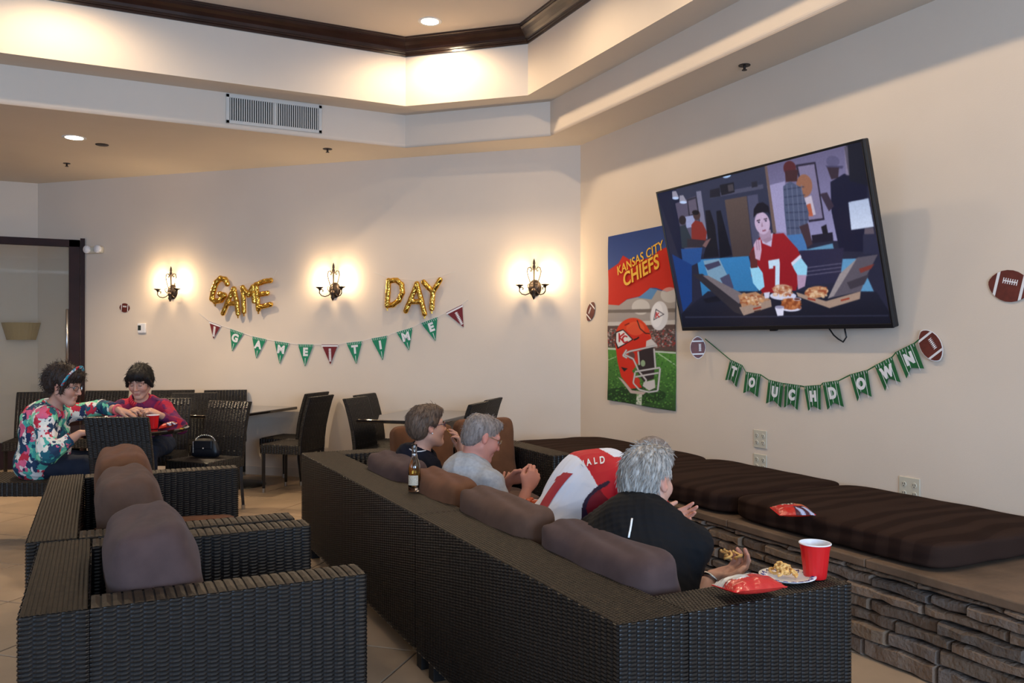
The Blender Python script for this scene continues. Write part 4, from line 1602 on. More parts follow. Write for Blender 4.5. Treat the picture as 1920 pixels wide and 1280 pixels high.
# lettering lies on the cloth and rises to the right
for (txt, size, u, v, bold) in (('KANSAS CITY', .108, .50, .165, .0014), ('CHIEFS', .165, .52, .238, .004)):
    me = text_mesh(txt, size, .0012, bold, shear=.1, space=1.05)
    p = pf(np.array([u]), np.array([v]))[0]
    a = math.radians(14)
    M = frame((-.0195, p[1], p[2]), (0, -math.cos(a), math.sin(a)), (0, math.sin(a), math.cos(a)), (-1, 0, 0))
    me.transform(M)
    bmx = bmesh.new()
    bmx.from_mesh(me)
    bmx.verts.ensure_lookup_table()
    seen = set()
    for v0 in bmx.verts:                       # every letter is a part of its own
        if v0.index in seen:
            continue
        stack, isl = [v0], []
        seen.add(v0.index)
        while stack:
            v = stack.pop()
            isl.append(v)
            for e_ in v.link_edges:
                w = e_.other_vert(v)
                if w.index not in seen:
                    seen.add(w.index)
                    stack.append(w)
        idx = {v.index: k_ for k_, v in enumerate(isl)}
        lm = MB()
        lm.v = [tuple(v.co) for v in isl]
        lm.f = [tuple(idx[v.index] for v in f_.verts) for f_ in bmx.faces if f_.verts[0].index in idx]
        lm.build('printed_letter', M_GOLDPRINT, poster)
    bmx.free()

# ================================================================== gold foil letter balloons
M_GOLD = mat('gold_foil', (0.86, 0.52, 0.10), .12, 1.0, bump=.55, bscale=28, bdist=.012)


def balloon(name, strokes, orig, sc, label, r=.031, off=.055):
    P = [[WB(orig[0] + x / sc, orig[1] + y / sc, off) for (x, y) in s] for s in strokes]
    c = sum((p for s in P for p in s), Vector()) / sum(len(s) for s in P)
    Mw = frame(c, -BD, (0, 0, 1), BN)
    Mi = Mw.inverted()
    L_ = [[np.array(Mi @ p) for p in s] for s in P]
    al = np.array([p for s in L_ for p in s])
    f = Field(al.min(0) - .07, al.max(0) + .07, .0055)
    for s in L_:
        for a, b in zip(s[:-1], s[1:]):
            f.cap(a, b, r, k=.008)
    V, Q = f.mesh()
    # flatten a little, pinch the seam and add creases across the tubes
    V[:, 2] *= .85
    rr = random.Random(label)
    ph = [rr.uniform(0, 6) for _ in range(4)]
    cre = np.sin(V[:, 0] * 95 + ph[0] + 2 * np.sin(V[:, 1] * 40)) * np.sin(V[:, 1] * 110 + ph[1])
    V += (V * 0) + np.c_[cre * .0016, cre * .0016, cre * .0022]
    root = empty(name, c, 0, label, 'balloon', 'gold letter balloons')
    root.matrix_world = Mw
    obj_from('foil', np_mesh('foil', V, Q, M_GOLD), root)
    top = al[al[:, 1].argmax()]
    bot = al[al[:, 1].argmin()]
    MB().bbox(bot[0] - .008, bot[1] - r - .022, -.002, bot[0] + .008, bot[1] - r + .006, .002, .001).build('fill_tab', M_GOLD, root)
    return root


o3, o4 = (200, 440), (580, 440)
balloon('letter_balloon', [[(905, 368), (888, 335), (855, 328), (822, 358), (800, 420), (790, 480), (815, 500), (858, 490), (882, 455), (850, 445)]], o3, 4, 'gold foil letter G balloon, first of the word GAME')
balloon('letter_balloon', [[(955, 405), (910, 500), (872, 590)], [(955, 405), (975, 500), (985, 592)], [(912, 515), (968, 515)]], o3, 4, 'gold foil letter A balloon of the word GAME', r=.027)
balloon('letter_balloon', [[(1020, 395), (1026, 480), (1030, 578)], [(1020, 395), (1064, 452)], [(1064, 452), (1096, 390)], [(1096, 390), (1102, 450), (1106, 500)]], o3, 4, 'gold foil letter M balloon of the word GAME', r=.026, off=.065)
balloon('letter_balloon', [[(1120, 375), (1130, 470), (1138, 560)], [(1120, 375), (1180, 350), (1230, 342)], [(1130, 450), (1205, 438)], [(1138, 545), (1230, 522)]], o3, 4, 'gold foil letter E balloon, last of the word GAME', r=.028)
balloon('letter_balloon', [[(550, 318), (545, 400), (540, 485)], [(550, 318), (605, 315), (640, 345), (645, 400), (620, 455), (580, 485), (540, 492)]], o4, 3.692, 'gold foil letter D balloon, first of the word DAY', r=.027)
balloon('letter_balloon', [[(745, 340), (705, 440), (668, 528)], [(745, 340), (772, 440), (798, 548)], [(702, 462), (778, 465)]], o4, 3.692, 'gold foil letter A balloon of the word DAY', r=.027)
balloon('letter_balloon', [[(792, 328), (825, 365), (856, 395)], [(905, 312), (880, 355), (856, 395)], [(856, 395), (852, 450), (848, 512)]], o4, 3.692, 'gold foil letter Y balloon, last of the word DAY', r=.027)
# clear strings the balloons hang from
M_STRING = mat('clear_string', (0.75, 0.70, 0.62), .4)
for nm, pts, org_, sc_, lab in (('GAME', [(770, 290), (830, 312), (960, 385), (1110, 352), (1250, 320), (1275, 265)], o3, 4, 'thin clear string holding the GAME balloons'),
                                ('DAY', [(450, 262), (545, 295), (745, 318), (905, 290), (1012, 255)], o4, 3.692, 'thin clear string holding the DAY balloons')):
    s = MB().tube([WB(org_[0] + x / sc_, org_[1] + y / sc_, .02) for x, y in pts], .0018, 5).build('balloon_string', M_STRING)
    tag(s, lab, 'string')

# ================================================================== paper decorations
M_GREEN = mat('green_card', (0.010, 0.215, 0.105), .6)
M_DKGREEN = mat('green_field_card', (0.012, 0.115, 0.035), .5, var=.2, vscale=20)
M_MAROON = mat('maroon_card', (0.165, 0.012, 0.018), .6)
M_PAPER = mat('white_paper', (0.78, 0.76, 0.76), .7)
M_BALLBROWN = mat('football_print_brown', (0.125, 0.023, 0.016), .5, var=.2, vscale=30)


def slab(pts, nrm_, t_, mb=None):
    """thin polygonal card"""
    mb = mb or MB()
    n, k = len(mb.v), len(pts)
    nrm_ = Vector(nrm_)
    mb.v += [tuple(Vector(p) + nrm_ * t_) for p in pts] + [tuple(p) for p in pts]
    mb.f.append(tuple(range(n, n + k)))
    mb.f.append(tuple(reversed(range(n + k, n + 2 * k))))
    for i in range(k):
        j = (i + 1) % k
        mb.f.append((n + i, n + k + i, n + k + j, n + j))
    return mb


def flag_axes(tl, tr, N_):
    x = (tr - tl).normalized()
    y = N_.cross(x).normalized()
    return x, y


o_ = WB(640, 600, 0)
bunt = empty('pennant_banner', o_, 0, 'string of green and maroon pennants spelling GAME TIME on the back wall', 'banner')
Mb = frame(o_, -BD, (0, 0, 1), BN)
bunt.matrix_world = Mb
Mbi = Mb.inverted()
Z1 = Vector((0, 0, 1))
flags = [(o3, 4, (770, 648), (858, 680), (800, 780), None), (o3, 4, (925, 703), (1028, 738), (940, 875), 'G'), (o3, 4, (1090, 760), (1198, 783), (1122, 928), 'A'),
         (o3, 4, (1257, 795), (1370, 812), (1297, 968), 'M'), (o3, 4, (1433, 820), (1552, 822), (1488, 988), 'E'), (o3, 4, (1612, 822), (1735, 822), (1678, 972), None),
         (o4, 3.692, (255, 748), (367, 735), (325, 895), 'T'), (o4, 3.692, (427, 718), (540, 697), (508, 868), 'I'), (o4, 3.692, (600, 675), (715, 640), (690, 800), 'M'),
         (o4, 3.692, (772, 612), (887, 568), (873, 735), 'E'), (o4, 3.692, (945, 538), (1058, 482), (1068, 640), None)]
strp = [Mbi @ WB(o3[0] + 690 / 4, o3[1] + 590 / 4, .012)]
for (og, sc_, a, b, c, ch) in flags:
    tl, tr, tip = (Mbi @ WB(og[0] + q[0] / sc_, og[1] + q[1] / sc_, .012) for q in (a, b, c))
    strp += [tl, tr]
    ex, ey = flag_axes(tl, tr, Z1)
    fl = slab([tl, tip, tr], (0, 0, 1), .0015).build('pennant', M_GREEN if ch else M_MAROON, bunt)
    mid = (tl + tr) / 2
    dn = tip - mid
    if ch:
        me = text_mesh(ch, .115, .0006, .006)
        mesh_obj('letter', me, M_PAPER, fl, frame(mid + dn * .36 + Z1 * .0022, ex, ey, Z1))
        # yard lines: hash ticks along the top, centre line below the letter
        tk = MB()
        for q in range(9):
            p0 = tl.lerp(tr, (q + .5) / 9) + Z1 * .0016
            slab([p0 - ex * .002 - ey * .004, p0 - ex * .002 - ey * .026, p0 + ex * .002 - ey * .026, p0 + ex * .002 - ey * .004], Z1, .0004, tk)
        p0, p1 = mid + dn * .62 + Z1 * .0016, mid + dn * .93 + Z1 * .0016
        slab([p0 - ex * .003, p1 - ex * .002, p1 + ex * .002, p0 + ex * .003], Z1, .0004, tk)
        tk.build('yard_lines', M_PAPER, fl)
    else:
        tk = MB()
        p0, p1 = mid + dn * .2 + Z1 * .0016, mid + dn * .86 + Z1 * .0016
        slab([p0 - ex * .004, p1 - ex * .004, p1 + ex * .004, p0 + ex * .004], Z1, .0005, tk)
        for q in range(9):
            c_ = p0.lerp(p1, (q + .5) / 9)
            slab([c_ - ex * .015 - ey * .004, c_ + ex * .015 - ey * .004, c_ + ex * .015 + ey * .004, c_ - ex * .015 + ey * .004], Z1, .0007, tk)
        a_, b_ = tl + dn * .055 + Z1 * .0016, tr + dn * .055 + Z1 * .0016
        slab([a_ + ey * .004, a_ - ey * .012, b_ - ey * .012, b_ + ey * .004], Z1, .0005, tk)
        tk.build('lacing', M_PAPER, fl)
strp.append(Mbi @ WB(o4[0] + 1100 / 3.692, o4[1] + 450 / 3.692, .012))
MB().tube(strp, .0022, 5).build('string', M_PAPER, bunt)


def football(name, M, L_, Wd, label, plate=True, cat='decoration'):
    """flat printed cut-out of a football; long axis local x, faces local z"""
    root = empty(name, (0, 0, 0), 0, label, cat, 'football cut-outs') if label else empty(name)
    root.matrix_world = M
    n = 24
    def outl(s, z):
        return [Vector((s * L_ / 2 * math.cos(2 * math.pi * i / n), s * Wd / 2 * math.copysign(abs(math.sin(2 * math.pi * i / n)) ** 1.25, math.sin(2 * math.pi * i / n)), z)) for i in range(n)]
    if plate:
        slab(outl(1.06, 0), Z1, .002).build('card', M_PAPER, root)
    slab(outl(1, .002), Z1, .0015).build('ball', M_BALLBROWN, root)
    st = MB()
    def hw(x):
        q = min(1, abs(x) / (L_ / 2))
        return Wd / 2 * (1 - q * q) ** .62 * .985
    for sx in (-1, 1):
        a_, b_ = sx * L_ * .27, sx * L_ * .335
        slab([Vector((a_, -hw(a_), .0036)), Vector((b_, -hw(b_), .0036)), Vector((b_, hw(b_), .0036)), Vector((a_, hw(a_), .0036))][::sx], Z1, .0006, st)
    y0 = Wd * .14
    slab([Vector((-L_ * .17, y0 - .0015 - Wd * .01, .0036)), Vector((L_ * .17, y0 - .0015 - Wd * .01, .0036)), Vector((L_ * .17, y0 + .0015 + Wd * .01, .0036)), Vector((-L_ * .17, y0 + .0015 + Wd * .01, .0036))], Z1, .0006, st)
    for q in range(7):
        x = -L_ * .16 + L_ * .32 * q / 6
        slab([Vector((x - L_ * .01, y0 - Wd * .09, .0036)), Vector((x + L_ * .01, y0 - Wd * .09, .0036)), Vector((x + L_ * .01, y0 + Wd * .09, .0036)), Vector((x - L_ * .01, y0 + Wd * .09, .0036))], Z1, .0008, st)
    st.build('printed_laces', M_PAPER, root)
    return root


def rotZ(a):
    return Matrix.Rotation(math.radians(a), 4, 'Z')


football('football_cutout', frame(WB(234, 577, .003), -BD, (0, 0, 1), BN) @ rotZ(-5), .145, .105, 'small brown football cut-out left of the sconces, near the thermostat', plate=False)
RWF = lambda px, py, off=.003: frame(WX(px, py, XW - off), (0, -1, 0), (0, 0, 1), (-1, 0, 0))
football('football_cutout', RWF(1108, 584) @ rotZ(55), .20, .13, 'brown football cut-out on the TV wall between corner and poster', plate=False)
football('football_cutout', RWF(1893, 536) @ rotZ(-14), .225, .16, 'brown football cut-out at the right edge of the picture', plate=False)

# TOUCHDOWN banner below the TV
o5, s5 = (1280, 600), 3.692
org5 = WX(1540, 700, XW)
td = empty('touchdown_banner', org5, 0, 'green swallowtail banner spelling TOUCHDOWN below the TV', 'banner')
Mt = frame(org5, (0, -1, 0), (0, 0, 1), (-1, 0, 0))
td.matrix_world = Mt
Mti = Mt.inverted()
L5 = lambda q, off=.014: Mti @ WX(o5[0] + q[0] / s5, o5[1] + q[1] / s5, XW - off)
fl5 = [('T', (330, 275), (412, 315), (372, 462), (335, 412), (295, 415)), ('O', (437, 360), (540, 378), (520, 532), (462, 487), (420, 505)), ('U', (595, 415), (697, 440), (680, 605), (630, 555), (577, 577)),
       ('C', (710, 440), (815, 455), (795, 622), (748, 577), (702, 605)), ('H', (840, 460), (955, 452), (955, 620), (900, 592), (870, 628)), ('D', (968, 437), (1078, 420), (1115, 600), (1045, 570), (1003, 620)),
       ('O', (1158, 380), (1280, 347), (1308, 530), (1235, 495), (1210, 562)), ('W', (1330, 318), (1450, 255), (1508, 430), (1425, 402), (1402, 490)), ('N', (1475, 225), (1605, 160), (1672, 335), (1580, 330), (1550, 403))]
rib = [L5((155, 130))]
for (ch, *pp) in fl5:
    tl, tr, br, nt, bl = (L5(q) for q in pp)
    rib += [tl, tr]
    fl = slab([tl, bl, nt, br, tr], Z1, .0015).build('flag', M_DKGREEN, td)
    ex, ey = flag_axes(tl, tr, Z1)
    mid = (tl + tr + bl + br) / 4
    w_, h_ = (tr - tl).length, ((tl - bl).length + (tr - br).length) / 2
    sy = ((tl + tr) / 2 - (bl + br) / 2).normalized()
    me = text_mesh(ch, h_ * .56, .0006, .006)
    mesh_obj('letter', me, M_PAPER, fl, frame(mid + sy * h_ * .06 + Z1 * .0022, ex * .86, sy, Z1))
    ln = MB()
    for q in (.2, .5, .8):
        a_, b_ = tl.lerp(tr, q) + Z1 * .0016, (bl.lerp(br, q) if q != .5 else nt) + Z1 * .0016
        slab([a_ - ex * .0016, b_ - ex * .0016, b_ + ex * .0016, a_ + ex * .0016], Z1, .0003, ln)
    for q in range(7):
        p0 = tl.lerp(tr, (q + .5) / 7) + Z1 * .0016
        slab([p0 - ex * .0015, p0 - ex * .0015 - sy * .016, p0 + ex * .0015 - sy * .016, p0 + ex * .0015], Z1, .0003, ln)
    ln.build('yard_lines', M_PAPER, fl)
rib.append(L5((1660, 115)))
MB().tube(rib, .004, 6, flat=.4).build('ribbon', M_DKGREEN, td)
# end footballs are tied to the ribbon
fb = football('end_football', Matrix.Identity(4), .19, .125, None)
fb.parent = td
q = L5((1715, 175))
fb.matrix_local = Matrix.Translation((q.x, q.y, .012)) @ rotZ(-55)
fb2 = football('end_football', Matrix.Identity(4), .16, .11, None)
fb2.parent = td
q = L5((137, 190))
fb2.matrix_local = Matrix.Translation((q.x, q.y, .058)) @ Matrix.Rotation(math.radians(62), 4, 'Y') @ rotZ(-88)

# ================================================================== wall devices
M_IVORY = mat('ivory_plastic', (0.58, 0.53, 0.42), .45)
M_SLOT = mat('dark_slot', (0.03, 0.028, 0.025), .7)


def outlet(px, py, w, h, label, ngang):
    p = WX(px, py, XW)
    r = empty('wall_outlet', p, 0, label, 'outlet', 'wall outlets')
    r.matrix_world = frame(p, (0, -1, 0), (0, 0, 1), (-1, 0, 0))
    MB().bbox(-w / 2, -h / 2, 0, w / 2, h / 2, .007, .003).build('cover_plate', M_IVORY, r)
    for g in range(ngang):
        cx = (g - (ngang - 1) / 2) * w / ngang
        for sy in (-1, 1):
            rec = MB().lathe([(.001, .0095), (.015, .0095), (.017, .006)], 16, c=(cx, sy * h * .19, 0)).build('receptacle', M_IVORY, r, smooth=False)
            MB().box(cx - .008, sy * h * .19 - .002, .0094, cx - .005, sy * h * .19 + .009, .0102).box(cx + .005, sy * h * .19 - .002, .0094, cx + .008, sy * h * .19 + .009, .0102).box(cx - .003, sy * h * .19 - .011, .0094, cx + .003, sy * h * .19 - .006, .0102).build('slots', M_SLOT, rec)


outlet(1426, 823, .125, .125, 'upper of the two square ivory outlets stacked on the TV wall', 2)
outlet(1426, 868, .125, .125, 'lower of the two stacked ivory outlets, partly behind the bench cushion', 2)
outlet(1706, 917, .135, .135, 'square ivory four-socket outlet nearest the camera above the bench', 2)

p = WB(267, 615, 0)
r = empty('thermostat', p, 0, 'white square thermostat with a dark display on the back wall', 'thermostat')
r.matrix_world = frame(p, -BD, (0, 0, 1), BN)
MB().bbox(-.05, -.055, 0, .055, .055, .022, .005).build('housing', M_PAPER, r)
MB().box(-.042, -.025, .0215, -.002, .03, .0232).build('display', mat('lcd', (.03, .04, .035), .25), r)
p = WB(180, 469, 0)
r = empty('emergency_light', p, 0, 'white emergency light with two round lamps near the glass door', 'emergency light')
r.matrix_world = frame(p, -BD, (0, 0, 1), BN)
MB().bbox(-.12, -.04, 0, .12, .04, .05, .02).build('housing', M_IVORY, r)
for sx in (-1, 1):
    MB().lathe([(.001, .085), (.036, .08), (.045, .07), (.045, .045), (.03, .03)], 18, c=(sx * .075, .005, 0)).build('lamp_head', M_PAPER, r, smooth=True)

# ================================================================== people
M_SKIN = attr_mat('skin', .5, spec=.35, sss=.12, bump=.1, bscale=260, bdist=.001)
M_EYE = mat('eye_white', (.42, .38, .36), .35)
M_IRIS = mat('iris', (.05, .035, .02), .2)


def unit(v):
    v = np.array(v, float)
    return v / max(np.linalg.norm(v), 1e-9)


def cone(f, a, b, ra, rb, k=.02):
    """flat-ended tapered tube (sleeves, trouser legs)"""
    a, b = np.array(a, float), np.array(b, float)
    R_ = max(ra, rb) + .04
    q = f._sub(np.minimum(a, b) - R_, np.maximum(a, b) + R_)
    if q is None:
        return
    sl, X, Y, Z = q
    ba = b - a
    L_ = np.linalg.norm(ba)
    h = ((X - a[0]) * ba[0] + (Y - a[1]) * ba[1] + (Z - a[2]) * ba[2]) / (L_ * L_)
    lat = np.sqrt((X - a[0] - ba[0] * h) ** 2 + (Y - a[1] - ba[1] * h) ** 2 + (Z - a[2] - ba[2] * h) ** 2) - (ra + (rb - ra) * np.clip(h, 0, 1))
    d = np.maximum(lat, np.maximum((h - 1) * L_, -h * L_))
    f._put(sl, d.astype(np.float32), k, 'add')


def ik(S, Wr, l1, l2, hint):
    S, Wr = np.array(S, float), np.array(Wr, float)
    d = Wr - S
    L_ = np.linalg.norm(d)
    if L_ > (l1 + l2) * .995:
        s_ = L_ / ((l1 + l2) * .995)
        l1, l2 = l1 * s_, l2 * s_
    u = d / L_
    a = (l1 * l1 - l2 * l2 + L_ * L_) / (2 * L_)
    h = math.sqrt(max(l1 * l1 - a * a, 0))
    n = np.array(hint, float)
    n = unit(n - u * (n @ u))
    return S + u * a + n * h


def hand_prims(f, wrist, d, n, side, curl=(.5, .6, .4), thumb=.5, sc=1.0, spread=.06):
    """palm and five fingers; d finger direction, n palm side, side +1 right hand / -1 left hand"""
    d = unit(d)
    n = unit(np.array(n, float) - d * (np.array(n, float) @ d))
    t = np.cross(d, n) * side
    w = np.array(wrist, float)
    offs = (.028, .0095, -.0095, -.027)
    segs = ((.042, .026, .021), (.046, .030, .022), (.043, .028, .021), (.034, .021, .019))
    tips = []
    for i, (o_, sg) in enumerate(zip(offs, segs)):
        kn = w + d * (.088 - .006 * abs(i - 1)) * sc + t * o_ * sc
        f.cap(w + t * o_ * .55 * sc + d * .01, kn, .0145 * sc, .0115 * sc, k=.014)
        ang = 0
        p = kn
        for j in range(3):
            ang += curl[j] * (1 + .12 * (i - 1))
            q = p + (unit(d + t * spread * (1.5 - i)) * math.cos(ang) + n * math.sin(ang)) * sg[j] * sc
            f.cap(p, q, (.0102, .0092, .0084)[j] * sc, (.0092, .0084, .0074)[j] * sc, k=.004)
            p = q
        tips.append(p)
    b = w + d * .022 * sc + t * .022 * sc + n * .006
    p1 = b + (t * .62 + d * .68 + n * .30 * thumb) * .040 * sc
    p2 = p1 + unit(t * (.45 - .5 * thumb) + d * .85 + n * .5 * thumb) * .034 * sc
    p3 = p2 + unit(t * (.1 - .6 * thumb) + d * .9 + n * .5 * thumb) * .026 * sc
    f.cap(b, p1, .0165 * sc, .0130 * sc, k=.012)
    f.cap(p1, p2, .0120 * sc, .0108 * sc, k=.005)
    f.cap(p2, p3, .0108 * sc, .0088 * sc, k=.004)
    # heel of the hand
    f.ell(w + d * .045 * sc - n * .001, np.array((.044, .038, .0165)) * sc, np.c_[d, t, n], k=.014)
    return tips, p3


def displace(me, amp, fn):
    n = len(me.vertices)
    V = np.empty(n * 3, np.float32)
    N_ = np.empty(n * 3, np.float32)
    me.vertices.foreach_get('co', V)
    me.vertex_normals.foreach_get('vector', N_)
    V, N_ = V.reshape(-1, 3), N_.reshape(-1, 3)
    V = V + N_ * (amp * fn(V))[:, None]
    me.vertices.foreach_set('co', V.astype(np.float32).ravel())
    me.update()


def folds(seed, fr=22):
    g = np.random.default_rng(seed)
    W_ = [(g.normal(size=3) * fr * s, g.uniform(0, 6.28), a) for s, a in ((.6, 1.0), (1.0, .8), (1.7, .5), (2.6, .3))]
    def fn(V):
        q = np.zeros(len(V))
        for w, p, a in W_:
            s_ = np.sin(V @ w + p + 1.2 * np.sin(V[:, 2] * fr * .7 + p))
            q += a * (1 - 2 * np.abs(s_)) * .7
        return q
    return fn


def strands(seed, axis, fr=260):
    g = np.random.default_rng(seed)
    ph = g.uniform(0, 6, 6)
    def fn(V):
        x, y, z = V[:, 0], V[:, 1], V[:, 2]
        a = np.arctan2(y - axis[1], x - axis[0])
        r = np.sqrt((y - axis[1]) ** 2 + (x - axis[0]) ** 2)
        w = a * 16 + ph[0] + 3 * np.sin(z * 18 + ph[1]) + r * 60
        return .5 * np.sin(w) + .3 * np.sin(a * 41 + 4 * np.sin(z * 25 + ph[2]) + ph[3]) + .35 * np.sin(z * 55 + a * 6 + ph[4]) * np.sin(a * 9 + ph[5])
    return fn


def rot_head(yaw, pitch, roll):
    """columns forward / left / up; pitch>0 looks down"""
    M = Matrix.Rotation(yaw, 3, 'Z') @ Matrix.Rotation(pitch, 3, 'Y') @ Matrix.Rotation(roll, 3, 'X')
    return np.array(M)


def glasses(parent, Hc, Rh, color_mat, hs=1.0, lens=True, rw=.021, rh=.016):
    to = lambda p: Vector(Hc + Rh @ (np.array(p) * hs))
    g = MB()
    for sy in (-1, 1):
        ring_ = [to((.106 - .010 * abs(math.cos(2 * math.pi * i / 20)) * (1 if math.cos(2 * math.pi * i / 20) * sy > 0 else 0), sy * .033 + rw * math.cos(2 * math.pi * i / 20), .004 + rh * math.sin(2 * math.pi * i / 20))) for i in range(21)]
        g.tube(ring_, .0018, 6, cap=False)
        g.tube([to((.098, sy * .056, .008)), to((.06, sy * .074, .010)), to((.0, sy * .081, .008)), to((-.012, sy * .081, -.008))], .0018, 6)
    g.tube([to((.108, -.012, .008)), to((.112, 0, .011)), to((.108, .012, .008))], .0016, 6)
    fr_ = g.build('glasses', color_mat, parent, smooth=True)
    if lens:
        for sy in (-1, 1):
            l = MB()
            l.v += [tuple(to((.105 - .008 * max(0, math.cos(2 * math.pi * i / 18) * sy), sy * .033 + rw * math.cos(2 * math.pi * i / 18), .004 + rh * math.sin(2 * math.pi * i / 18)))) for i in range(18)]
            l.f.append(tuple(range(18)))
            l.build('lens', MATS.get('spectacle_lens') or mat('spectacle_lens', (.95, .97, 1), .02, trans=1, ior=1.1), fr_)


def person(label, seat, heading, neck, head, head_yaw, head_pitch, head_roll, arms, shirt, hair, skin, hs=1.0, sw=.178,
           build_=1.0, torso_yaw=0.0, sleeve=.55, trousers=None, knees=None, glass=None, brow=(.08, .05, .035), lips=(.42, .16, .13), male=True,
           shirt_paint=None, collar=None, seed=0, foot=True, res=.0052, hunch=.03, hips_off=(0, 0), shirt_amp=.0035, shoe=None, sdrop=.058, hem=(), closed=False, shirt_res=.0062):
    root = empty('person', seat, heading, label, 'person')
    Mi = (Matrix.Translation(seat) @ Matrix.Rotation(heading, 4, 'Z')).inverted()
    loc = lambda w: np.array(Mi @ Vector(w))
    Nk, Hc = loc(neck), loc(head)
    Pv = np.array([hips_off[0], hips_off[1], .085])
    ty = torso_yaw
    left = np.array([-math.sin(ty), math.cos(ty), 0])
    fwd = np.array([math.cos(ty), math.sin(ty), 0])
    sp = Nk - Pv
    up = unit(sp)
    fw = unit(fwd - up * (fwd @ up))      # chest normal
    Ch = Pv + sp * .66 - fw * hunch * .6
    Ab = Pv + sp * .30 - fw * hunch * .3
    Rt = np.c_[fw, left, np.cross(fw, left)]
    SJ = {1: Nk - up * sdrop - left * sw + fw * .012, -1: Nk - up * sdrop + left * sw + fw * .012}   # 1 right, -1 left
    Rh = rot_head(head_yaw - heading, head_pitch, head_roll)
    H = lambda p: Hc + Rh @ (np.array(p, float) * hs)
    seatz = seat.z
    # ---- joints of arms and legs
    J = {}
    for s_ in (1, -1):
        a = arms[s_]
        Wp = loc(a['wrist'])
        hint = np.array(Mi.to_3x3() @ Vector(a.get('hint', (0, 0, -1))))
        J[s_] = (SJ[s_], ik(SJ[s_], Wp, .285, .25, hint), Wp)
    if knees is None:
        knees = {1: (.44, -.13, .075), -1: (.44, .13, .075)}
    ank = {s_: np.array((knees[s_][0] + .02, knees[s_][1], -seatz + .10)) for s_ in (1, -1)}

    def torso(f, g, k=.05):
        f.ell(Pv + np.array((0, 0, .01)), np.array((.115, .165, .105)) * build_ + g, k=k)
        f.ell(Ab, np.array((.108 * (1.08 if male else 1.0), .148, .13)) * build_ + g, Rt, k=k)
        f.ell(Ch, np.array((.108, .158 if male else .145, .165)) * build_ + g, Rt, k=k)
        # shoulder girdle
        base = Nk - up * .035
        for s_ in (1, -1):
            f.cap(base - fw * .012, SJ[s_], .050 * build_ + g, .058 * build_ + g, k=k)
        f.cap(Ch + up * .05, base, .10 * build_ + g, .062 + g, k=k)
        if not male:
            for s_ in (1, -1):
                f.ell(Ch + fw * .07 - left * s_ * .065 - up * .03, np.array((.055, .06, .06)) + g, Rt, k=.04)

    pts = [Nk, Hc + .16, Hc - .16, Pv + .25, Pv - .25, Ch] + [q for s_ in (1, -1) for q in J[s_]] + [SJ[1], SJ[-1]]
    hd = {}
    for s_ in (1, -1):
        a = arms[s_]
        R3 = np.array(Mi.to_3x3())
        hd[s_] = (R3 @ unit(a['d']), R3 @ unit(a['n']))
        pts += [J[s_][2] + hd[s_][0] * .2]
    pts += [np.array(knees[s_]) for s_ in (1, -1)]
    pts = np.array(pts)
    lo, hi = pts.min(0) - .13, pts.max(0) + .13
    f = Field(lo, hi, res)
    torso(f, -.006)
    # ---- legs inside the trousers (to below the knee; feet are in the shoes)
    for s_ in (1, -1):
        hip = Pv + np.array((0, -s_ * .085, 0))
        f.cap(hip, knees[s_], .075, .05, k=.04)
    # ---- neck, head
    f.cap(Nk - up * .03, H((-.018, 0, -.07)), .060 * build_ ** .5 if male else .050, .054 if male else .046, k=.03)
    f.ell(H((-.012, 0, .030)), np.array((.098, .076, .088)) * hs, Rh, k=.01)
    f.ell(H((.030, 0, -.035)), np.array((.062, .060, .084)) * hs, Rh, k=.035)
    for s_ in (1, -1):
        f.cap(H((.000, s_ * .054, -.055)), H((.070, s_ * .016, -.106)), .017 * hs, .016 * hs, k=.035)
        f.ell(H((.066, s_ * .038, -.030)), np.array((.026, .026, .026)) * hs, Rh, k=.03)
        f.cap(H((.088, s_ * .014, .026)), H((.074, s_ * .050, .024)), .010 * hs, .009 * hs, k=.018)
    f.ell(H((.080, 0, -.104)), np.array((.018, .022, .016)) * hs, Rh, k=.022)
    for s_ in (1, -1):       # eye sockets
        f.ell(H((.104, s_ * .032, .005)), np.array((.016, .017, .012)) * hs, Rh, k=.012, mode='sub')
    f.cap(H((.094, 0, .016)), H((.116, 0, -.030)), .0075 * hs, .0115 * hs, k=.012)
    for s_ in (1, -1):
        f.ell(H((.104, s_ * .011, -.034)), np.array((.010, .008, .008)) * hs, Rh, k=.007)
    f.cap(H((.093, -.016, -.064)), H((.093, .016, -.064)), .0065 * hs, k=.007)
    f.cap(H((.091, -.014, -.076)), H((.091, .014, -.076)), .0075 * hs, k=.007)
    f.cap(H((.101, -.024, -.0702)), H((.101, .024, -.0702)), .0022 * hs, k=.003, mode='sub')
    for s_ in (1, -1):       # ears
        f.ell(H((-.008, s_ * .078, -.006)), np.array((.017, .007, .031)) * hs, Rh @ np.array(Matrix.Rotation(s_ * .35, 3, 'Z') @ Matrix.Rotation(-.2, 3, 'Y')), k=.008)
        f.ell(H((-.003, s_ * .087, -.002)), np.array((.009, .005, .016)) * hs, Rh, k=.004, mode='sub')
    # ---- arms and hands
    grips = {}
    for s_ in (1, -1):
        S, E, Wp = J[s_]
        f.cap(S, E, .047 * build_, .039 * build_, k=.03)
        f.cap(E, E + (Wp - E) * .35, .040 * build_, .040 * build_, k=.02)
        f.cap(E + (Wp - E) * .35, Wp, .040 * build_, .0245, k=.02)
        a = arms[s_]
        grips[s_] = hand_prims(f, Wp, hd[s_][0], hd[s_][1], s_, a.get('curl', (.5, .6, .4)), a.get('thumb', .5), a.get('sc', 1.0))
    V, Q = f.mesh()
    # ---- skin colouring
    col = np.zeros((len(V), 3)) + np.array(skin)
    hl = ((V - Hc) @ Rh) / hs
    x, y, z = hl[:, 0], hl[:, 1], hl[:, 2]
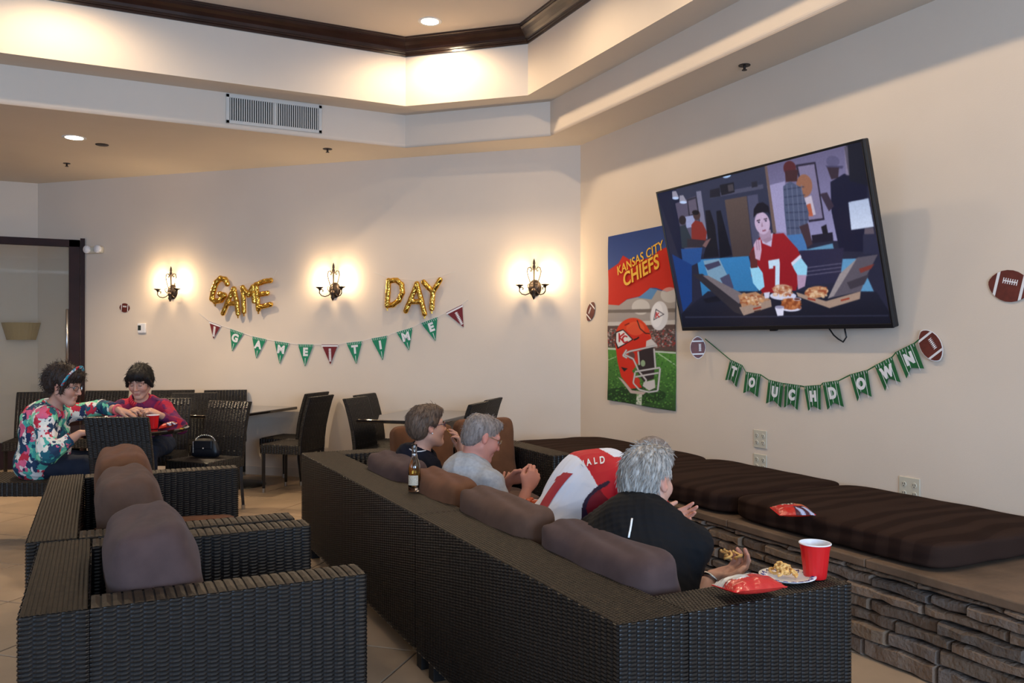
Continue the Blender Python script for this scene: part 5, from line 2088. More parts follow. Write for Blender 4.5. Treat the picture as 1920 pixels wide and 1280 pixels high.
    def blob(c, r, colr, a):
        d = np.sqrt(((hl - np.array(c)) / np.array(r)) ** 2 @ np.ones(3))
        w = np.clip(1.25 - d, 0, 1)[:, None] * a
        col[:] = col * (1 - w) + np.array(colr) * w
    red = np.array(skin) * np.array((1.08, .72, .68))
    for s_ in (1, -1):
        blob((.075, s_ * .042, -.03), (.03, .03, .03), red, .5)
        blob((-.008, s_ * .082, -.006), (.03, .014, .04), red, .6)
        blob((.088, s_ * .032, .026), (.02, .022, .0055), brow, .85)
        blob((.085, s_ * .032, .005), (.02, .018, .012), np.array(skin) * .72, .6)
    blob((.116, 0, -.03), (.018, .018, .015), red, .5)
    blob((.096, 0, -.070), (.016, .025, .011), lips, .85)
    if male:
        blob((.06, 0, -.095), (.06, .06, .045), np.array(skin) * np.array((.86, .84, .86)), .5)
    for s_ in (1, -1):
        for tp in grips[s_][0]:
            d = np.linalg.norm(V - tp, axis=1)
            w = np.clip(1.3 - d / .016, 0, 1)[:, None] * .45
            col = col * (1 - w) + red * w
    body = obj_from('body', np_mesh('body', V, Q, M_SKIN, col), root)
    # ---- eyes
    for s_ in (1, -1):
        if closed:
            MB().ball(tuple(H((.0845, s_ * .032, .003))), .0118 * hs, 14, 10).build('eyelid', mat('eyelid_skin', tuple(np.array(skin) * .85), .5), root, smooth=True)
            MB().tube([tuple(H((.0935, s_ * (.032 + q_ * .013), -.002 - .004 * (1 - q_ * q_)))) for q_ in (-1, -.5, 0, .5, 1)], .0014, 5).build('lashes', M_IRIS, root)
        else:
            ey = MB().ball(tuple(H((.0822, s_ * .032, .004))), .0112 * hs, 14, 10).build('eye', M_EYE, root, smooth=True)
            MB().ball(tuple(H((.0895, s_ * .032, .002))), .0050 * hs, 10, 8).build('iris', M_IRIS, ey, smooth=True)
    # ---- shirt
    pts2 = np.array([Nk, Pv + .22, Pv - .22, Ch + .2, Ch - .2] + [q for s_ in (1, -1) for q in J[s_]])
    f2 = Field(pts2.min(0) - .12, pts2.max(0) + .12, shirt_res)
    torso(f2, .010, .06)
    for s_ in (1, -1):
        S, E, Wp = J[s_]
        if sleeve <= 1:
            e = S + (E - S) * sleeve
            f2.cap(S, S + (E - S) * sleeve * .5, .060 * build_, .058 * build_, k=.035)
            cone(f2, S, e, .062 * build_, .060 * build_ + .004, k=.02)
        else:
            f2.cap(S, E, .060 * build_, .052 * build_, k=.035)
            e = E + (Wp - E) * (sleeve - 1)
            f2.cap(E, E + (Wp - E) * (sleeve - 1) * .5, .052 * build_, .048 * build_, k=.02)
            cone(f2, E, e, .052 * build_, .040 * build_ if sleeve > 1.7 else .046 * build_, k=.015)
    for (c_, r_) in hem:
        f2.ell(Pv + np.array(c_), r_, k=.06)
    # neckline: open round the neck
    nd = unit(H((-.018, 0, -.07)) - (Nk - up * .03))
    f2.cap(Nk + nd * .012 + fw * .01, Nk + nd * .12 + fw * .02, .060 if male else .062, .075, k=.006, mode='sub')
    V2, Q2 = f2.mesh()
    sm = shirt
    me = np_mesh('shirt', V2, Q2, sm)
    displace(me, shirt_amp, folds(seed))
    if shirt_paint is not None:
        n = len(me.vertices)
        VV = np.empty(n * 3, np.float32)
        me.vertices.foreach_get('co', VV)
        VV = VV.reshape(-1, 3)
        c4 = np.ones((n, 4), np.float32)
        c4[:, :3] = shirt_paint(VV, dict(Nk=Nk, Pv=Pv, up=up, fw=fw, left=left, SJ=SJ, J=J))
        at = me.color_attributes.new('Col', 'FLOAT_COLOR', 'POINT')
        at.data.foreach_set('color', c4.ravel())
    sh = obj_from('shirt', me, root)
    if collar:
        cm, edge = collar
        a1 = unit(np.cross(nd, left))
        a2 = np.cross(nd, a1)
        cb_, eb = MB(), MB()
        r0, r1 = .066, .082
        n = 26
        rowa, rowb, rowc = [], [], []
        for i in range(n + 1):
            th = 2 * math.pi * i / n
            dirv = a1 * math.cos(th) + a2 * math.sin(th)
            fr_ = max(0, dirv @ fw)
            c_ = Nk + nd * .0 + fw * .012
            rowa.append(Vector(c_ + dirv * r0 + nd * (.052 - .035 * fr_)))
            rowb.append(Vector(c_ + dirv * (r0 + .006) + nd * (.058 - .035 * fr_)))
            rowc.append(Vector(c_ + dirv * (r1 + .012) + nd * (.030 - .045 * fr_)))
        for i in range(n):
            cb_.quad(rowa[i], rowa[i + 1], rowb[i + 1], rowb[i])
            cb_.quad(rowb[i], rowb[i + 1], rowc[i + 1], rowc[i])
        cl_ = cb_.build('collar', cm, root, smooth=True)
        s2 = cl_.modifiers.new('thickness', 'SOLIDIFY')
        s2.thickness = .003
        if edge:
            eb.tube([p_ + Vector(nd) * .001 for p_ in rowc], .0034, 6, cap=False).build('collar_trim', edge, cl_, smooth=True)
    # ---- trousers and shoes
    if trousers is not None:
        pts3 = np.array([Pv + .25, Pv - .25] + [np.array(knees[s_]) for s_ in (1, -1)] + [ank[s_] for s_ in (1, -1)])
        f3 = Field(pts3.min(0) - .12, pts3.max(0) + .12, .010)
        f3.ell(Pv, np.array((.122, .172, .10)) * build_, k=.05)
        for s_ in (1, -1):
            hip = Pv + np.array((0, -s_ * .085, 0))
            f3.cap(hip, knees[s_], .092 * build_, .068, k=.05)
            f3.cap(knees[s_], np.array(knees[s_]) + (ank[s_] - knees[s_]) * .4, .068, .066, k=.03)
            cone(f3, knees[s_], ank[s_], .062, .058, k=.02)
        V3, Q3 = f3.mesh()
        me3 = np_mesh('trousers', V3, Q3, trousers)
        displace(me3, .004, folds(seed + 5, 18))
        obj_from('trousers', me3, root)
        if foot:
            for s_ in (1, -1):
                a = ank[s_]
                f4 = Field(a - np.array((.13, .09, .12)), a + np.array((.25, .09, .08)), .008)
                zf = -seatz
                f4.cap((a[0], a[1], a[2] + .03), (a[0], a[1], zf + .06), .038, .038, k=.02)
                f4.cap((a[0] - .03, a[1], zf + .042), (a[0] + .15, a[1], zf + .036), .04, .034, k=.03)
                f4.half((0, 0, zf + .004), (0, 0, -1))
                V4, Q4 = f4.mesh()
                obj_from('shoe', np_mesh('shoe', V4, Q4, shoe or mat('dark_shoe', (.03, .03, .032), .6)), root)
    # ---- hair
    hf = Field(Hc - .17 * hs, Hc + .17 * hs, .0045)
    for it in hair['prims']:
        kind, *q = it
        if kind == 'ell':
            hf.ell(H(q[0]), np.array(q[1]) * hs, Rh, k=q[2] if len(q) > 2 else .02)
        elif kind == 'cap':
            hf.cap(H(q[0]), H(q[1]), q[2] * hs, q[3] * hs, k=.02)
        elif kind == 'sub':
            hf.ell(H(q[0]), np.array(q[1]) * hs, Rh, k=q[2] if len(q) > 2 else .012, mode='sub')
        elif kind == 'half':
            hf.half(H(q[0]), Rh @ unit(q[1]), k=.012)
    V5, Q5 = hf.mesh()
    me5 = np_mesh('hair', V5, Q5, hair['mat'])
    displace(me5, hair.get('amp', .003), strands(seed + 3, H((-.01, 0, 0))))
    hr = obj_from('hair', me5, root)
    # loose locks that break up the outline
    if hair.get('locks'):
        g = np.random.default_rng(seed + 9)
        V5 = np.empty(len(me5.vertices) * 3, np.float32)
        me5.vertices.foreach_get('co', V5)
        V5 = V5.reshape(-1, 3)
        N5 = np.empty(len(me5.vertices) * 3, np.float32)
        me5.vertex_normals.foreach_get('vector', N5)
        N5 = N5.reshape(-1, 3)
        lk = MB()
        cnt, ln, lift = hair['locks']
        flow = Rh @ unit(hair.get('flow', (-.5, 0, -1)))
        hz = ((V5 - Hc) @ Rh)[:, 2]
        cand = np.nonzero(hz > hair.get('lockz', -.09) * hs)[0]
        for i in g.choice(cand, cnt):
            p, nn = V5[i], N5[i]
            t = flow - nn * (flow @ nn)
            t = unit(t + g.normal(size=3) * hair.get('mess', .25))
            q = [p - nn * .002]
            L_ = ln * g.uniform(.6, 1.3)
            for s_ in (.35, .7, 1.0):
                q.append(p + t * L_ * s_ + nn * (lift * math.sin(s_ * 2.2) + .0005))
            lk.tube(q, [.0016, .0015, .0011, .0003], 3, cap=False)
        lo_ = lk.build('loose_strands', hair['mat'], hr, stuff=True)
    if glass is not None:
        glasses(root, Hc, Rh, glass, hs)
    root['_h'] = 0
    del root['_h']
    return root, dict(Hc=Hc, Rh=Rh, H=H, J=J, grips=grips, Mi=Mi, Nk=Nk, Pv=Pv, up=up, fw=fw, left=left, shirt=sh, body=body, hd=hd)


def hair_mat(name, c1, c2, rough=.6):
    return ramp_mat(name, [(.25, c1), (.5, tuple((a + b) / 2 for a, b in zip(c1, c2))), (.75, c2)], 'noise', 1.0, rough, detail=5, stretch=(90, 90, 14), bump=.3, bscale=200, bdist=.002)


HM_GREY = hair_mat('silver_grey_hair', (.15, .135, .125), (.56, .51, .455))
HM_SALT = hair_mat('short_grey_brown_hair', (.10, .075, .062), (.30, .25, .225))
HM_BROWN = hair_mat('brown_hair', (.050, .030, .021), (.17, .105, .068))
HM_DARK = hair_mat('dark_brown_hair', (.004, .003, .003), (.012, .008, .007), .7)
HM_CURL = hair_mat('dark_curly_hair', (.009, .006, .005), (.045, .022, .014))
SKIN_A = (.56, .30, .215)
SKIN_B = (.60, .33, .24)
SKIN_R = (.55, .245, .185)
M_NAVY = mat('navy_knit', (.004, .0055, .014), .85, spec=.25, var=.2, bump=.2, bscale=500, bdist=.001)
M_BLACKSHIRT = mat('black_jersey_knit', (.0038, .004, .0055), .8, spec=.25, var=.2, bump=.15, bscale=500, bdist=.001)
M_GREYTEE = mat('heather_grey_cotton', (.36, .375, .40), .9, var=.10, vscale=60, bump=.2, bscale=500, bdist=.001)
M_DENIM = mat('dark_denim', (.02, .028, .05), .9, var=.3, vscale=50)
M_BLKPANT = mat('black_trousers', (.010, .010, .012), .9)
M_GFRAME = mat('dark_glasses_frame', (.02, .018, .022), .3)
M_GFRAME2 = mat('purple_glasses_frame', (.05, .03, .09), .3)
M_GMETAL = mat('thin_metal_glasses_frame', (.45, .38, .26), .3, 1.0)
M_WHITETRIM = mat('white_piping', (.8, .8, .82), .6)


def cd(ax_, ad_, z=0):
    x, y = c2w(ax_, ad_)
    return (x, y, z)


# ---- P6: grey-haired person in black, seen from behind
hd6 = cdir(math.sin(math.radians(34)), math.cos(math.radians(34)))
nk = WD(1212, 968, 3.0)
fw6 = Vector((math.cos(hd6), math.sin(hd6), 0))
seat6 = Vector((nk.x, nk.y, 0)) - fw6 * .17
seat6.z = .385
p6, i6 = person('person with silver-grey hair in a black top, seen from behind on the near sofa', seat6, hd6, nk, WD(1213, 900, 3.06), cdir(math.sin(math.radians(42)), math.cos(math.radians(42))), math.radians(4), 0,
                {1: dict(wrist=WD(1334, 1082, 2.92), hint=(-.6, -.2, -1), d=cd(1, .1, .22), n=cd(-.1, -.2, 1), curl=(.65, .6, .5), thumb=.6),
                 -1: dict(wrist=WD(1232, 978, 3.44), hint=(0, 1, -.8), d=cd(1, -.1, .22), n=cd(-.1, -.75, .6), curl=(.2, .35, .3), thumb=-.5, sc=.98)},
                M_BLACKSHIRT, dict(mat=HM_GREY, amp=.0026, locks=(1500, .030, .0022), flow=(-.35, 0, -1), lockz=-.06, mess=.14,
                                   prims=[('ell', (-.016, 0, .036), (.106, .083, .094)), ('ell', (-.064, 0, -.012), (.054, .070, .070), .03), ('ell', (.035, 0, .092), (.072, .062, .036), .03), ('ell', (-.055, 0, -.072), (.038, .052, .030), .02),
                                          ('sub', (.105, 0, -.05), (.075, .12, .115)), ('sub', (.012, .085, -.030), (.046, .036, .062)), ('sub', (.012, -.085, -.030), (.046, .036, .062)), ('half', (0, 0, -.10), (.1, 0, -1))]),
                SKIN_B, sw=.172, build_=1.16, sleeve=1.12, trousers=M_BLKPANT, seed=61, brow=(.3, .27, .25), hunch=.075, lips=(.4, .2, .17), sdrop=.080,
                hem=(((.0, 0, .12), (.165, .215, .19)),))
# reflective strip on the shoulder blade
shm = i6['shirt'].data
bv = BVHTree.FromObject(i6['shirt'], bpy.context.evaluated_depsgraph_get())


def ray_from_cam(i, px, py):
    """point of the shirt surface (person-local) lying behind a photograph position; used to place emblems on cloth"""
    Mi = i['Mi']
    o = Mi @ Vector((0, 0, CAMH))
    q = Mi @ WD(px, py, 3.0)
    return o, (q - o).normalized()


def on_cloth(i, bvh, pts, lift=.002):
    out = []
    for (px, py) in pts:
        o, d = ray_from_cam(i, px, py)
        h = bvh.ray_cast(o, d)
        if h[0] is None:
            return None
        out.append(h[0] + h[1] * lift * (1 if h[1].dot(d) < 0 else -1))
    return out


st = on_cloth(i6, bv, [(1185 - 6 * k_ / 8, 972 + 36 * k_ / 8) for k_ in range(9)])
if st:
    MB().tube(st, .0035, 6, flat=.5).build('reflective_strip', mat('reflective_silver', (.85, .87, .9), .3, emit=None), p6, smooth=True)
M_GOLDJ = mat('gold_jewellery', (.8, .5, .15), .2, 1.0)
w_ = i6['J'][-1][2]
dd = i6['hd'][-1][0]
def bracelet(root, i, s_, m, r=.029, t=.004, name='bracelet'):
    w = i['J'][s_][2]
    d = unit(i['J'][s_][2] - i['J'][s_][1])
    a1 = unit(np.cross(d, (0.1, .2, 1)))
    a2 = np.cross(d, a1)
    MB().tube([tuple(w - d * .012 + (a1 * math.cos(q * math.pi / 12) + a2 * math.sin(q * math.pi / 12)) * r) for q in range(25)], t, 6, cap=False).build(name, m, root, smooth=True)
bracelet(p6, i6, -1, M_GOLDJ, name='bracelet')
bracelet(p6, i6, 1, M_STEEL, r=.031, t=.007, name='wristwatch')

# ---- P5: bent forward in a red and white jersey
seat5 = Vector((1.66, 3.10, .385))
nk5 = WD(1156, 872, 3.62)
WHT, REDC, DKR = lin((222, 226, 240)), lin((190, 26, 42)), lin((118, 14, 34))


def jersey(V, q):
    c = np.zeros((len(V), 3)) + WHT
    rel = V - q['Nk']
    along = -(rel @ q['up'])           # distance down from the neck
    lat = rel @ q['left']
    frontal = rel @ q['fw']
    # shoulder yoke, curved lower edge
    yoke = along < .090 + .070 * (np.abs(lat) / .18) ** 2
    c[yoke] = REDC
    edge = .165 - .10 * np.clip(along - .15, 0, 1)
    side = (np.abs(lat) > edge) & ~yoke
    c[side] = DKR
    c[(np.abs(np.abs(lat) - edge) < .004) & (along > .10)] = lin((40, 20, 50))
    arm = np.zeros(len(V), bool)
    for s_ in (1, -1):
        S, E, _ = q['J'][s_]
        d = unit(E - S)
        h = (V - S) @ d
        arm |= (h > .02) & (np.abs(lat) > .165)
        c[(h > .085) & (h < .12) & (np.abs(lat) > .15)] = WHT
    c[arm & ~side] = REDC
    c[(along < -.004) & (np.abs(lat) < .085)] = WHT
    return c


M_JERSEY = attr_mat('jersey_mesh', .6, bump=.15, bscale=700, spec=.3)
p5, i5 = person('person in a red and white football jersey bending forward on the sofa', seat5, math.radians(-4), nk5, WD(1218, 872, 3.74), math.radians(-4), math.radians(52), 0,
                {1: dict(wrist=WD(1225, 1000, 3.60), hint=(0, -1, -.2), d=(1, .3, -.3), n=(0, .6, -1)), -1: dict(wrist=WD(1150, 965, 4.0), hint=(0, 1, -.2), d=(1, -.3, -.3), n=(0, -.6, -1))},
                M_JERSEY, dict(mat=HM_SALT, amp=.002, prims=[('ell', (-.014, 0, .034), (.102, .080, .092)), ('ell', (-.06, 0, -.02), (.05, .066, .06), .03), ('sub', (.105, 0, -.05), (.08, .12, .125)), ('half', (0, 0, -.07), (.1, 0, -1))]),
                SKIN_A, sw=.19, build_=1.12, sleeve=.75, trousers=M_DENIM, seed=51, shirt_paint=jersey, shirt_res=.004, hunch=.095, shirt_amp=.0028)
bv5 = BVHTree.FromObject(i5['shirt'], bpy.context.evaluated_depsgraph_get())
M_NUM = mat('jersey_number_red', tuple(lin((168, 40, 52))), .6)
M_NAMEW = mat('jersey_name_white', (.8, .8, .84), .6)


def cloth_patch(i, bvh, root, name, fn, nu, nv, m, lift=.0025):
    """strip of print laid on the cloth; fn(u, v) -> photograph position"""
    pts = on_cloth(i, bvh, [fn(a / nu, b / nv) for b in range(nv + 1) for a in range(nu + 1)], lift)
    if not pts:
        return
    mb = MB()
    mb.v = [tuple(p) for p in pts]
    mb.f = [(b * (nu + 1) + a, b * (nu + 1) + a + 1, (b + 1) * (nu + 1) + a + 1, (b + 1) * (nu + 1) + a) for b in range(nv) for a in range(nu)]
    return mb.build(name, m, root, smooth=True)


# numeral 1: shaft and flag, traced as a curved strip down the back
def shaft(u, v):
    x = 1066 - 50 * v - 10 * v * (1 - v) + (u - .5) * (18 - 2 * v)
    y = 887 + 70 * v ** 1.1 + (u - .5) * 2
    return (x, y)
cloth_patch(i5, bv5, p5, 'jersey_numeral', shaft, 4, 24, M_NUM)


def flagp(u, v):
    return (1045 + u * 20 - v * 5, 894 - u * 9 + v * 8)
cloth_patch(i5, bv5, p5, 'jersey_numeral', flagp, 8, 4, M_NUM)
# name letters across the yoke
for (ch, x, y, a_, sz) in (('N', 1092, 871, -24, 13), ('A', 1104, 867.5, -20, 14), ('L', 1116, 865, -16, 14), ('D', 1129, 863.5, -12, 15)):
    me = text_mesh(ch, sz * 1.25, 0, .55)
    bmx = bmesh.new()
    bmx.from_mesh(me)
    bmesh.ops.triangulate(bmx, faces=bmx.faces[:])
    bmesh.ops.subdivide_edges(bmx, edges=bmx.edges[:], cuts=1)
    bmx.to_mesh(me)
    bmx.free()
    ca_, sa_ = math.cos(math.radians(a_)), math.sin(math.radians(a_))
    pp = on_cloth(i5, bv5, [(x + v.co.x * .72 * ca_ + v.co.y * (-sa_ * -1) * .5, y + v.co.x * .72 * sa_ - v.co.y * ca_) for v in me.vertices], .003)
    if pp:
        for v, q in zip(me.vertices, pp):
            v.co = q
        me.update()
        mesh_obj('jersey_letter', me, M_NAMEW, p5)

# ---- P4: grey T-shirt, glasses
seat4 = Vector((1.62, 3.93, .385))
h4 = WD(903, 818, 4.32)
nk4 = WD(893, 874, 4.33)
p4, i4 = person('person with short grey hair and glasses in a light grey T-shirt', seat4, math.radians(0), nk4, h4, math.radians(-2), math.radians(24), 0,
                {1: dict(wrist=WD(988, 916, 4.18), hint=(-.5, -.3, -1), d=cd(.42, .3, .75), n=cd(-.3, .9, -.1), curl=(.75, .9, .6), thumb=.8),
                 -1: dict(wrist=WD(955, 899, 4.42), hint=(0, .6, -1), d=cd(1, -.2, .30), n=cd(.1, -.9, -.4), curl=(.35, .5, .4), thumb=.6)},
                M_GREYTEE, dict(mat=HM_SALT, amp=.0014, locks=(500, .014, .001), flow=(-.6, 0, -1), mess=.2,
                                prims=[('ell', (-.015, 0, .034), (.103, .080, .091)), ('ell', (-.058, 0, -.025), (.052, .066, .060), .03), ('sub', (.108, 0, -.05), (.080, .12, .120)), ('sub', (-.045, 0, .122), (.030, .026, .020), .012), ('sub', (.085, .05, .10), (.035, .022, .04), .012), ('sub', (.085, -.05, .10), (.035, .022, .04), .012), ('ell', (.055, 0, .092), (.042, .040, .026), .02),
                                       ('sub', (.02, .085, -.045), (.040, .034, .048)), ('sub', (.02, -.085, -.045), (.040, .034, .048)), ('half', (0, 0, -.075), (.1, 0, -1))]),
                SKIN_R, sw=.182, build_=1.05, sleeve=.85, trousers=M_BLKPANT, seed=41, hs=.96, glass=M_GMETAL, brow=(.22, .16, .13), hunch=.06)

# ---- P3: navy polo, raising a chip
seat3 = Vector((1.60, 4.62, .385))
h3 = WD(800, 799, 4.82)
nk3 = WD(789, 852, 4.84)
p3, i3 = person('person with short brown hair and glasses in a navy polo, eating with one hand', seat3, math.radians(0), nk3, h3, math.radians(2), math.radians(-4), 0,
                {1: dict(wrist=WD(905, 905, 4.75), hint=(0, -.5, -1), d=(1, 0, -.1), n=(0, 0, 1), curl=(.4, .5, .4)),
                 -1: dict(wrist=WD(866, 850, 4.98), hint=(.2, .7, -1), d=cd(-.15, -.1, 1), n=cd(-1, -.3, 0), curl=(.3, .5, .3), thumb=.8, sc=.95)},
                M_NAVY, dict(mat=HM_BROWN, amp=.0024, locks=(900, .026, .0008), flow=(-.4, 0, -1), lockz=-.05, mess=.1,
                             prims=[('ell', (-.016, 0, .038), (.110, .086, .096)), ('ell', (-.055, 0, -.005), (.060, .074, .074), .03), ('ell', (.045, 0, .085), (.058, .066, .040), .03), ('cap', (.014, .076, .03), (.006, .080, -.005), .012, .008), ('cap', (.014, -.076, .03), (.006, -.080, -.005), .012, .008),
                                    ('sub', (.112, 0, -.045), (.082, .12, .118)), ('sub', (.010, .095, -.03), (.040, .030, .042)), ('sub', (.010, -.095, -.03), (.040, .030, .042)), ('half', (0, 0, -.085), (.25, 0, -1))]),
                SKIN_B, sw=.16, hs=.97, build_=.98, sleeve=.8, trousers=M_DENIM, seed=31, glass=M_GFRAME2, male=False, collar=(M_NAVY, None), brow=(.10, .06, .04), hunch=.045)
# white piping along the collar edge
bv3 = BVHTree.FromObject(i3['shirt'], bpy.context.evaluated_depsgraph_get())
tr3 = [q for q in (on_cloth(i3, bv3, [(x_, y_)], .003) for x_, y_ in ((768, 842), (774, 846), (782, 847), (790, 846.5), (798, 845), (806, 843.5), (814, 842), (820, 843), (826, 848), (831, 854))) if q]
if len(tr3) > 3:
    MB().tube([q[0] for q in tr3], .0032, 6).build('collar_trim', M_WHITETRIM, p3, smooth=True)
# small pearl ear stud
MB().ball(tuple(i3['H']((-.002, -.088, -.034))), .0045, 10, 8).build('ear_stud', M_WHITETRIM, p3, smooth=True)

# ---- P1: patterned top, reaching across the table
M_PATTERN = ramp_mat('abstract_print', [(0.0, lin((30, 60, 92))), (.17, lin((222, 222, 214))), (.29, lin((24, 92, 110))), (.41, lin((120, 206, 168))), (.53, lin((28, 48, 84))), (.64, lin((196, 44, 66))), (.72, lin((232, 226, 220))), (.82, lin((70, 170, 160))), (.92, lin((214, 96, 130)))],
                     'voronoi', 19, .85, distort=.13, constant=True, stretch=(1, 1, .8))
sx, sy = c2w(-3.40, 6.02)
seat1 = Vector((sx, sy, .455))
hd1 = cdir(1, .22)
p1, i1 = person('person with dark curly hair and headband in a colourful patterned top, reaching over the table', seat1, hd1, WD(98, 766, 5.98), WD(121, 722, 5.96), cdir(1, -.05), math.radians(14), 0,
                {1: dict(wrist=WD(150, 812, 5.86), hint=cd(-.2, -.8, -1), d=cd(1, .3, .05), n=(0, 0, -1), curl=(.4, .5, .3)),
                 -1: dict(wrist=WD(222, 768, 6.20), hint=cd(.1, 1, .12), d=cd(1, .1, -.32), n=cd(-.2, 0, -1), curl=(.25, .4, .3), thumb=.5)},
                M_PATTERN, dict(mat=HM_CURL, amp=.006, locks=(1300, .03, .008), flow=(-.3, 0, -.6), lockz=-.1, mess=.9,
                                prims=[('ell', (-.025, 0, .048), (.118, .094, .100)), ('ell', (-.075, 0, .01), (.066, .080, .085), .03), ('ell', (.045, 0, .082), (.070, .070, .042), .03), ('cap', (.04, .072, .03), (.03, .078, -.04), .016, .012), ('cap', (.04, -.072, .03), (.03, -.078, -.04), .016, .012),
                                       ('sub', (.125, 0, -.055), (.066, .12, .105)), ('half', (0, 0, -.10), (.2, 0, -1))]),
                SKIN_A, sw=.165, hs=1.06, build_=1.18, sleeve=1.72, trousers=mat('navy_leggings', (.008, .015, .035), .85), seed=11, glass=M_GFRAME, male=False, brow=(.06, .04, .03), hunch=.07, shirt_amp=.005, hem=(((.01, 0, .02), (.175, .225, .14)), ((.05, 0, .16), (.15, .18, .16))))
H1 = i1['H']
band = [tuple(H1((.040 + .045 * math.sin(a_) * .8, .093 * math.cos(a_), .025 + .118 * math.sin(a_)))) for a_ in np.linspace(-.15, math.pi + .15, 26)]
MB().tube(band, .013, 8, flat=.5).build('headband', ramp_mat('headband_print', [(0, lin((40, 120, 160))), (.35, lin((214, 220, 220))), (.55, lin((190, 50, 60))), (.8, lin((50, 150, 170)))], 'voronoi', 60, .8, distort=.02, constant=True), p1, smooth=True)
bracelet(p1, i1, -1, mat('coral_wristband', (.75, .12, .14), .6), r=.032, t=.010, name='wristband')

# ---- P2: plaid shirt, facing the camera behind the table
M_PLAID = ramp_mat('red_purple_plaid', [(0, lin((60, 24, 72))), (.3, lin((96, 28, 84))), (.45, lin((168, 26, 58))), (.58, lin((206, 34, 56))), (.72, lin((74, 26, 84))), (1, lin((150, 30, 70)))], 'voronoi', 16, .8, distort=.06, stretch=(1, 1, .9))
sx, sy = c2w(-3.12, 7.22)
seat2 = Vector((sx, sy, .455))
hd2 = cdir(.08, -1)
p2, i2 = person('person with dark fringe in a red and purple plaid shirt, eating behind the round table', seat2, hd2, WD(265, 752, 7.12), WD(263, 714, 7.02), cdir(.05, -1), math.radians(20), 0,
                {1: dict(wrist=WD(240, 774, 6.80), hint=cd(-1, .2, -.9), d=cd(.75, -.35, .35), n=cd(.4, .2, -.9), curl=(.6, .7, .5), thumb=.8),
                 -1: dict(wrist=WD(300, 778, 6.80), hint=cd(1, .2, -.9), d=cd(-.75, -.35, .45), n=cd(-.4, .2, -.9), curl=(.6, .7, .5), thumb=.8)},
                M_PLAID, dict(mat=HM_DARK, amp=.003, locks=(700, .03, .002), flow=(.2, 0, -1), lockz=-.03, mess=.25,
                              prims=[('ell', (-.015, 0, .040), (.112, .090, .096)), ('ell', (-.05, 0, -.015), (.06, .084, .07), .03), ('ell', (.060, 0, .070), (.050, .068, .044), .03), ('cap', (.045, .076, .04), (.02, .090, -.035), .018, .014), ('cap', (.045, -.076, .04), (.02, -.090, -.035), .018, .014),
                                     ('sub', (.115, 0, -.055), (.075, .060, .098)), ('half', (0, 0, -.075), (.1, 0, -1))]),
                SKIN_B, sw=.175, hs=1.08, build_=1.08, sleeve=1.9, trousers=M_DENIM, seed=21, male=False, collar=(M_PLAID, None), brow=(.05, .03, .025), hunch=.03, res=.005, closed=True)
c = c2w(-3.12, 7.30)
place(c, hd2, 'dark wicker dining chair under the person in the plaid shirt')

# ================================================================== small things
# ---- beer bottle on the sofa back
p = W(777, 921, SH + .006)
bt = empty('beer_bottle', p, 0, 'clear glass bottle of golden beer standing on the sofa back', 'bottle')
M_CLEAR = mat('clear_bottle_glass', (.97, .97, .95), .02, trans=1.0, ior=1.45)
M_BEER = mat('golden_beer', (1.0, .70, .20), .02, trans=1.0, ior=1.33)
outer = [(.001, .002), (.026, .0), (.0295, .004), (.030, .012), (.030, .118), (.0285, .130), (.022, .150), (.0160, .166), (.0135, .185), (.0125, .215), (.0140, .217), (.0140, .229), (.0120, .231)]
inner = [(.0105, .230), (.0105, .185), (.0135, .166), (.0195, .150), (.0262, .129), (.0275, .118), (.0275, .010), (.001, .007)]
MB().lathe(outer + inner, 32).build('glass', M_CLEAR, bt, smooth=True)
MB().lathe([(.001, .0075), (.0273, .0103), (.0273, .118), (.0260, .129), (.0193, .150), (.0134, .166), (.0110, .180), (.001, .180)], 32).build('beer', M_BEER, bt, smooth=True)
MB().lathe([(.001, .1802), (.0104, .1802), (.0104, .1835), (.001, .1835)], 20).build('foam', M_PAPER, bt)
lb = MB()
a0 = cdir(-.2, -1)
for i in range(14):
    t0, t1 = a0 - .95 + 1.9 * i / 14, a0 - .95 + 1.9 * (i + 1) / 14
    lb.quad((.0304 * math.cos(t0), .0304 * math.sin(t0), .034), (.0304 * math.cos(t1), .0304 * math.sin(t1), .034), (.0304 * math.cos(t1), .0304 * math.sin(t1), .082), (.0304 * math.cos(t0), .0304 * math.sin(t0), .082))
lb.build('paper_label', mat('cream_label', (.55, .46, .34), .6, var=.25, vscale=220), bt, smooth=True)

# ---- red cups
M_REDCUP = mat('red_plastic', (.62, .012, .014), .25, spec=.5)
M_CUPIN = mat('white_plastic', (.82, .80, .82), .35)


def cup(pos, label, s=1.0):
    c = empty('plastic_cup', pos, 0, label, 'cup', 'red party cups')
    fl_ = lambda th, z: .010 * math.cos(th * 22) * (1 if .012 < z / s < .085 else .25)
    MB().lathe([(.001, .001), (.032 * s, .001), (.0335 * s, .003), (.035 * s, .012 * s), (.0365 * s, .03 * s), (.040 * s, .06 * s), (.0430 * s, .086 * s), (.0445 * s, .092 * s), (.0465 * s, .108 * s)], 88, flute=fl_).build('wall', M_REDCUP, c, smooth=True)
    MB().lathe([(.0460 * s, .1075 * s), (.0428 * s, .090 * s), (.0315 * s, .005), (.001, .005)], 48).build('lining', M_CUPIN, c, smooth=True)
    rp_ = [(.0465 * s + .0022 * math.cos(a_), .108 * s + .0022 * math.sin(a_)) for a_ in np.linspace(0, 2 * math.pi, 9)]
    MB().lathe(rp_, 48).build('rim', M_CUPIN, c, smooth=True)


cup(W(1528, 1083, SH + .006), 'red plastic cup standing on the sofa arm')
cup(W(287, 804, .747), 'red plastic cup standing on the round table', 1.0)

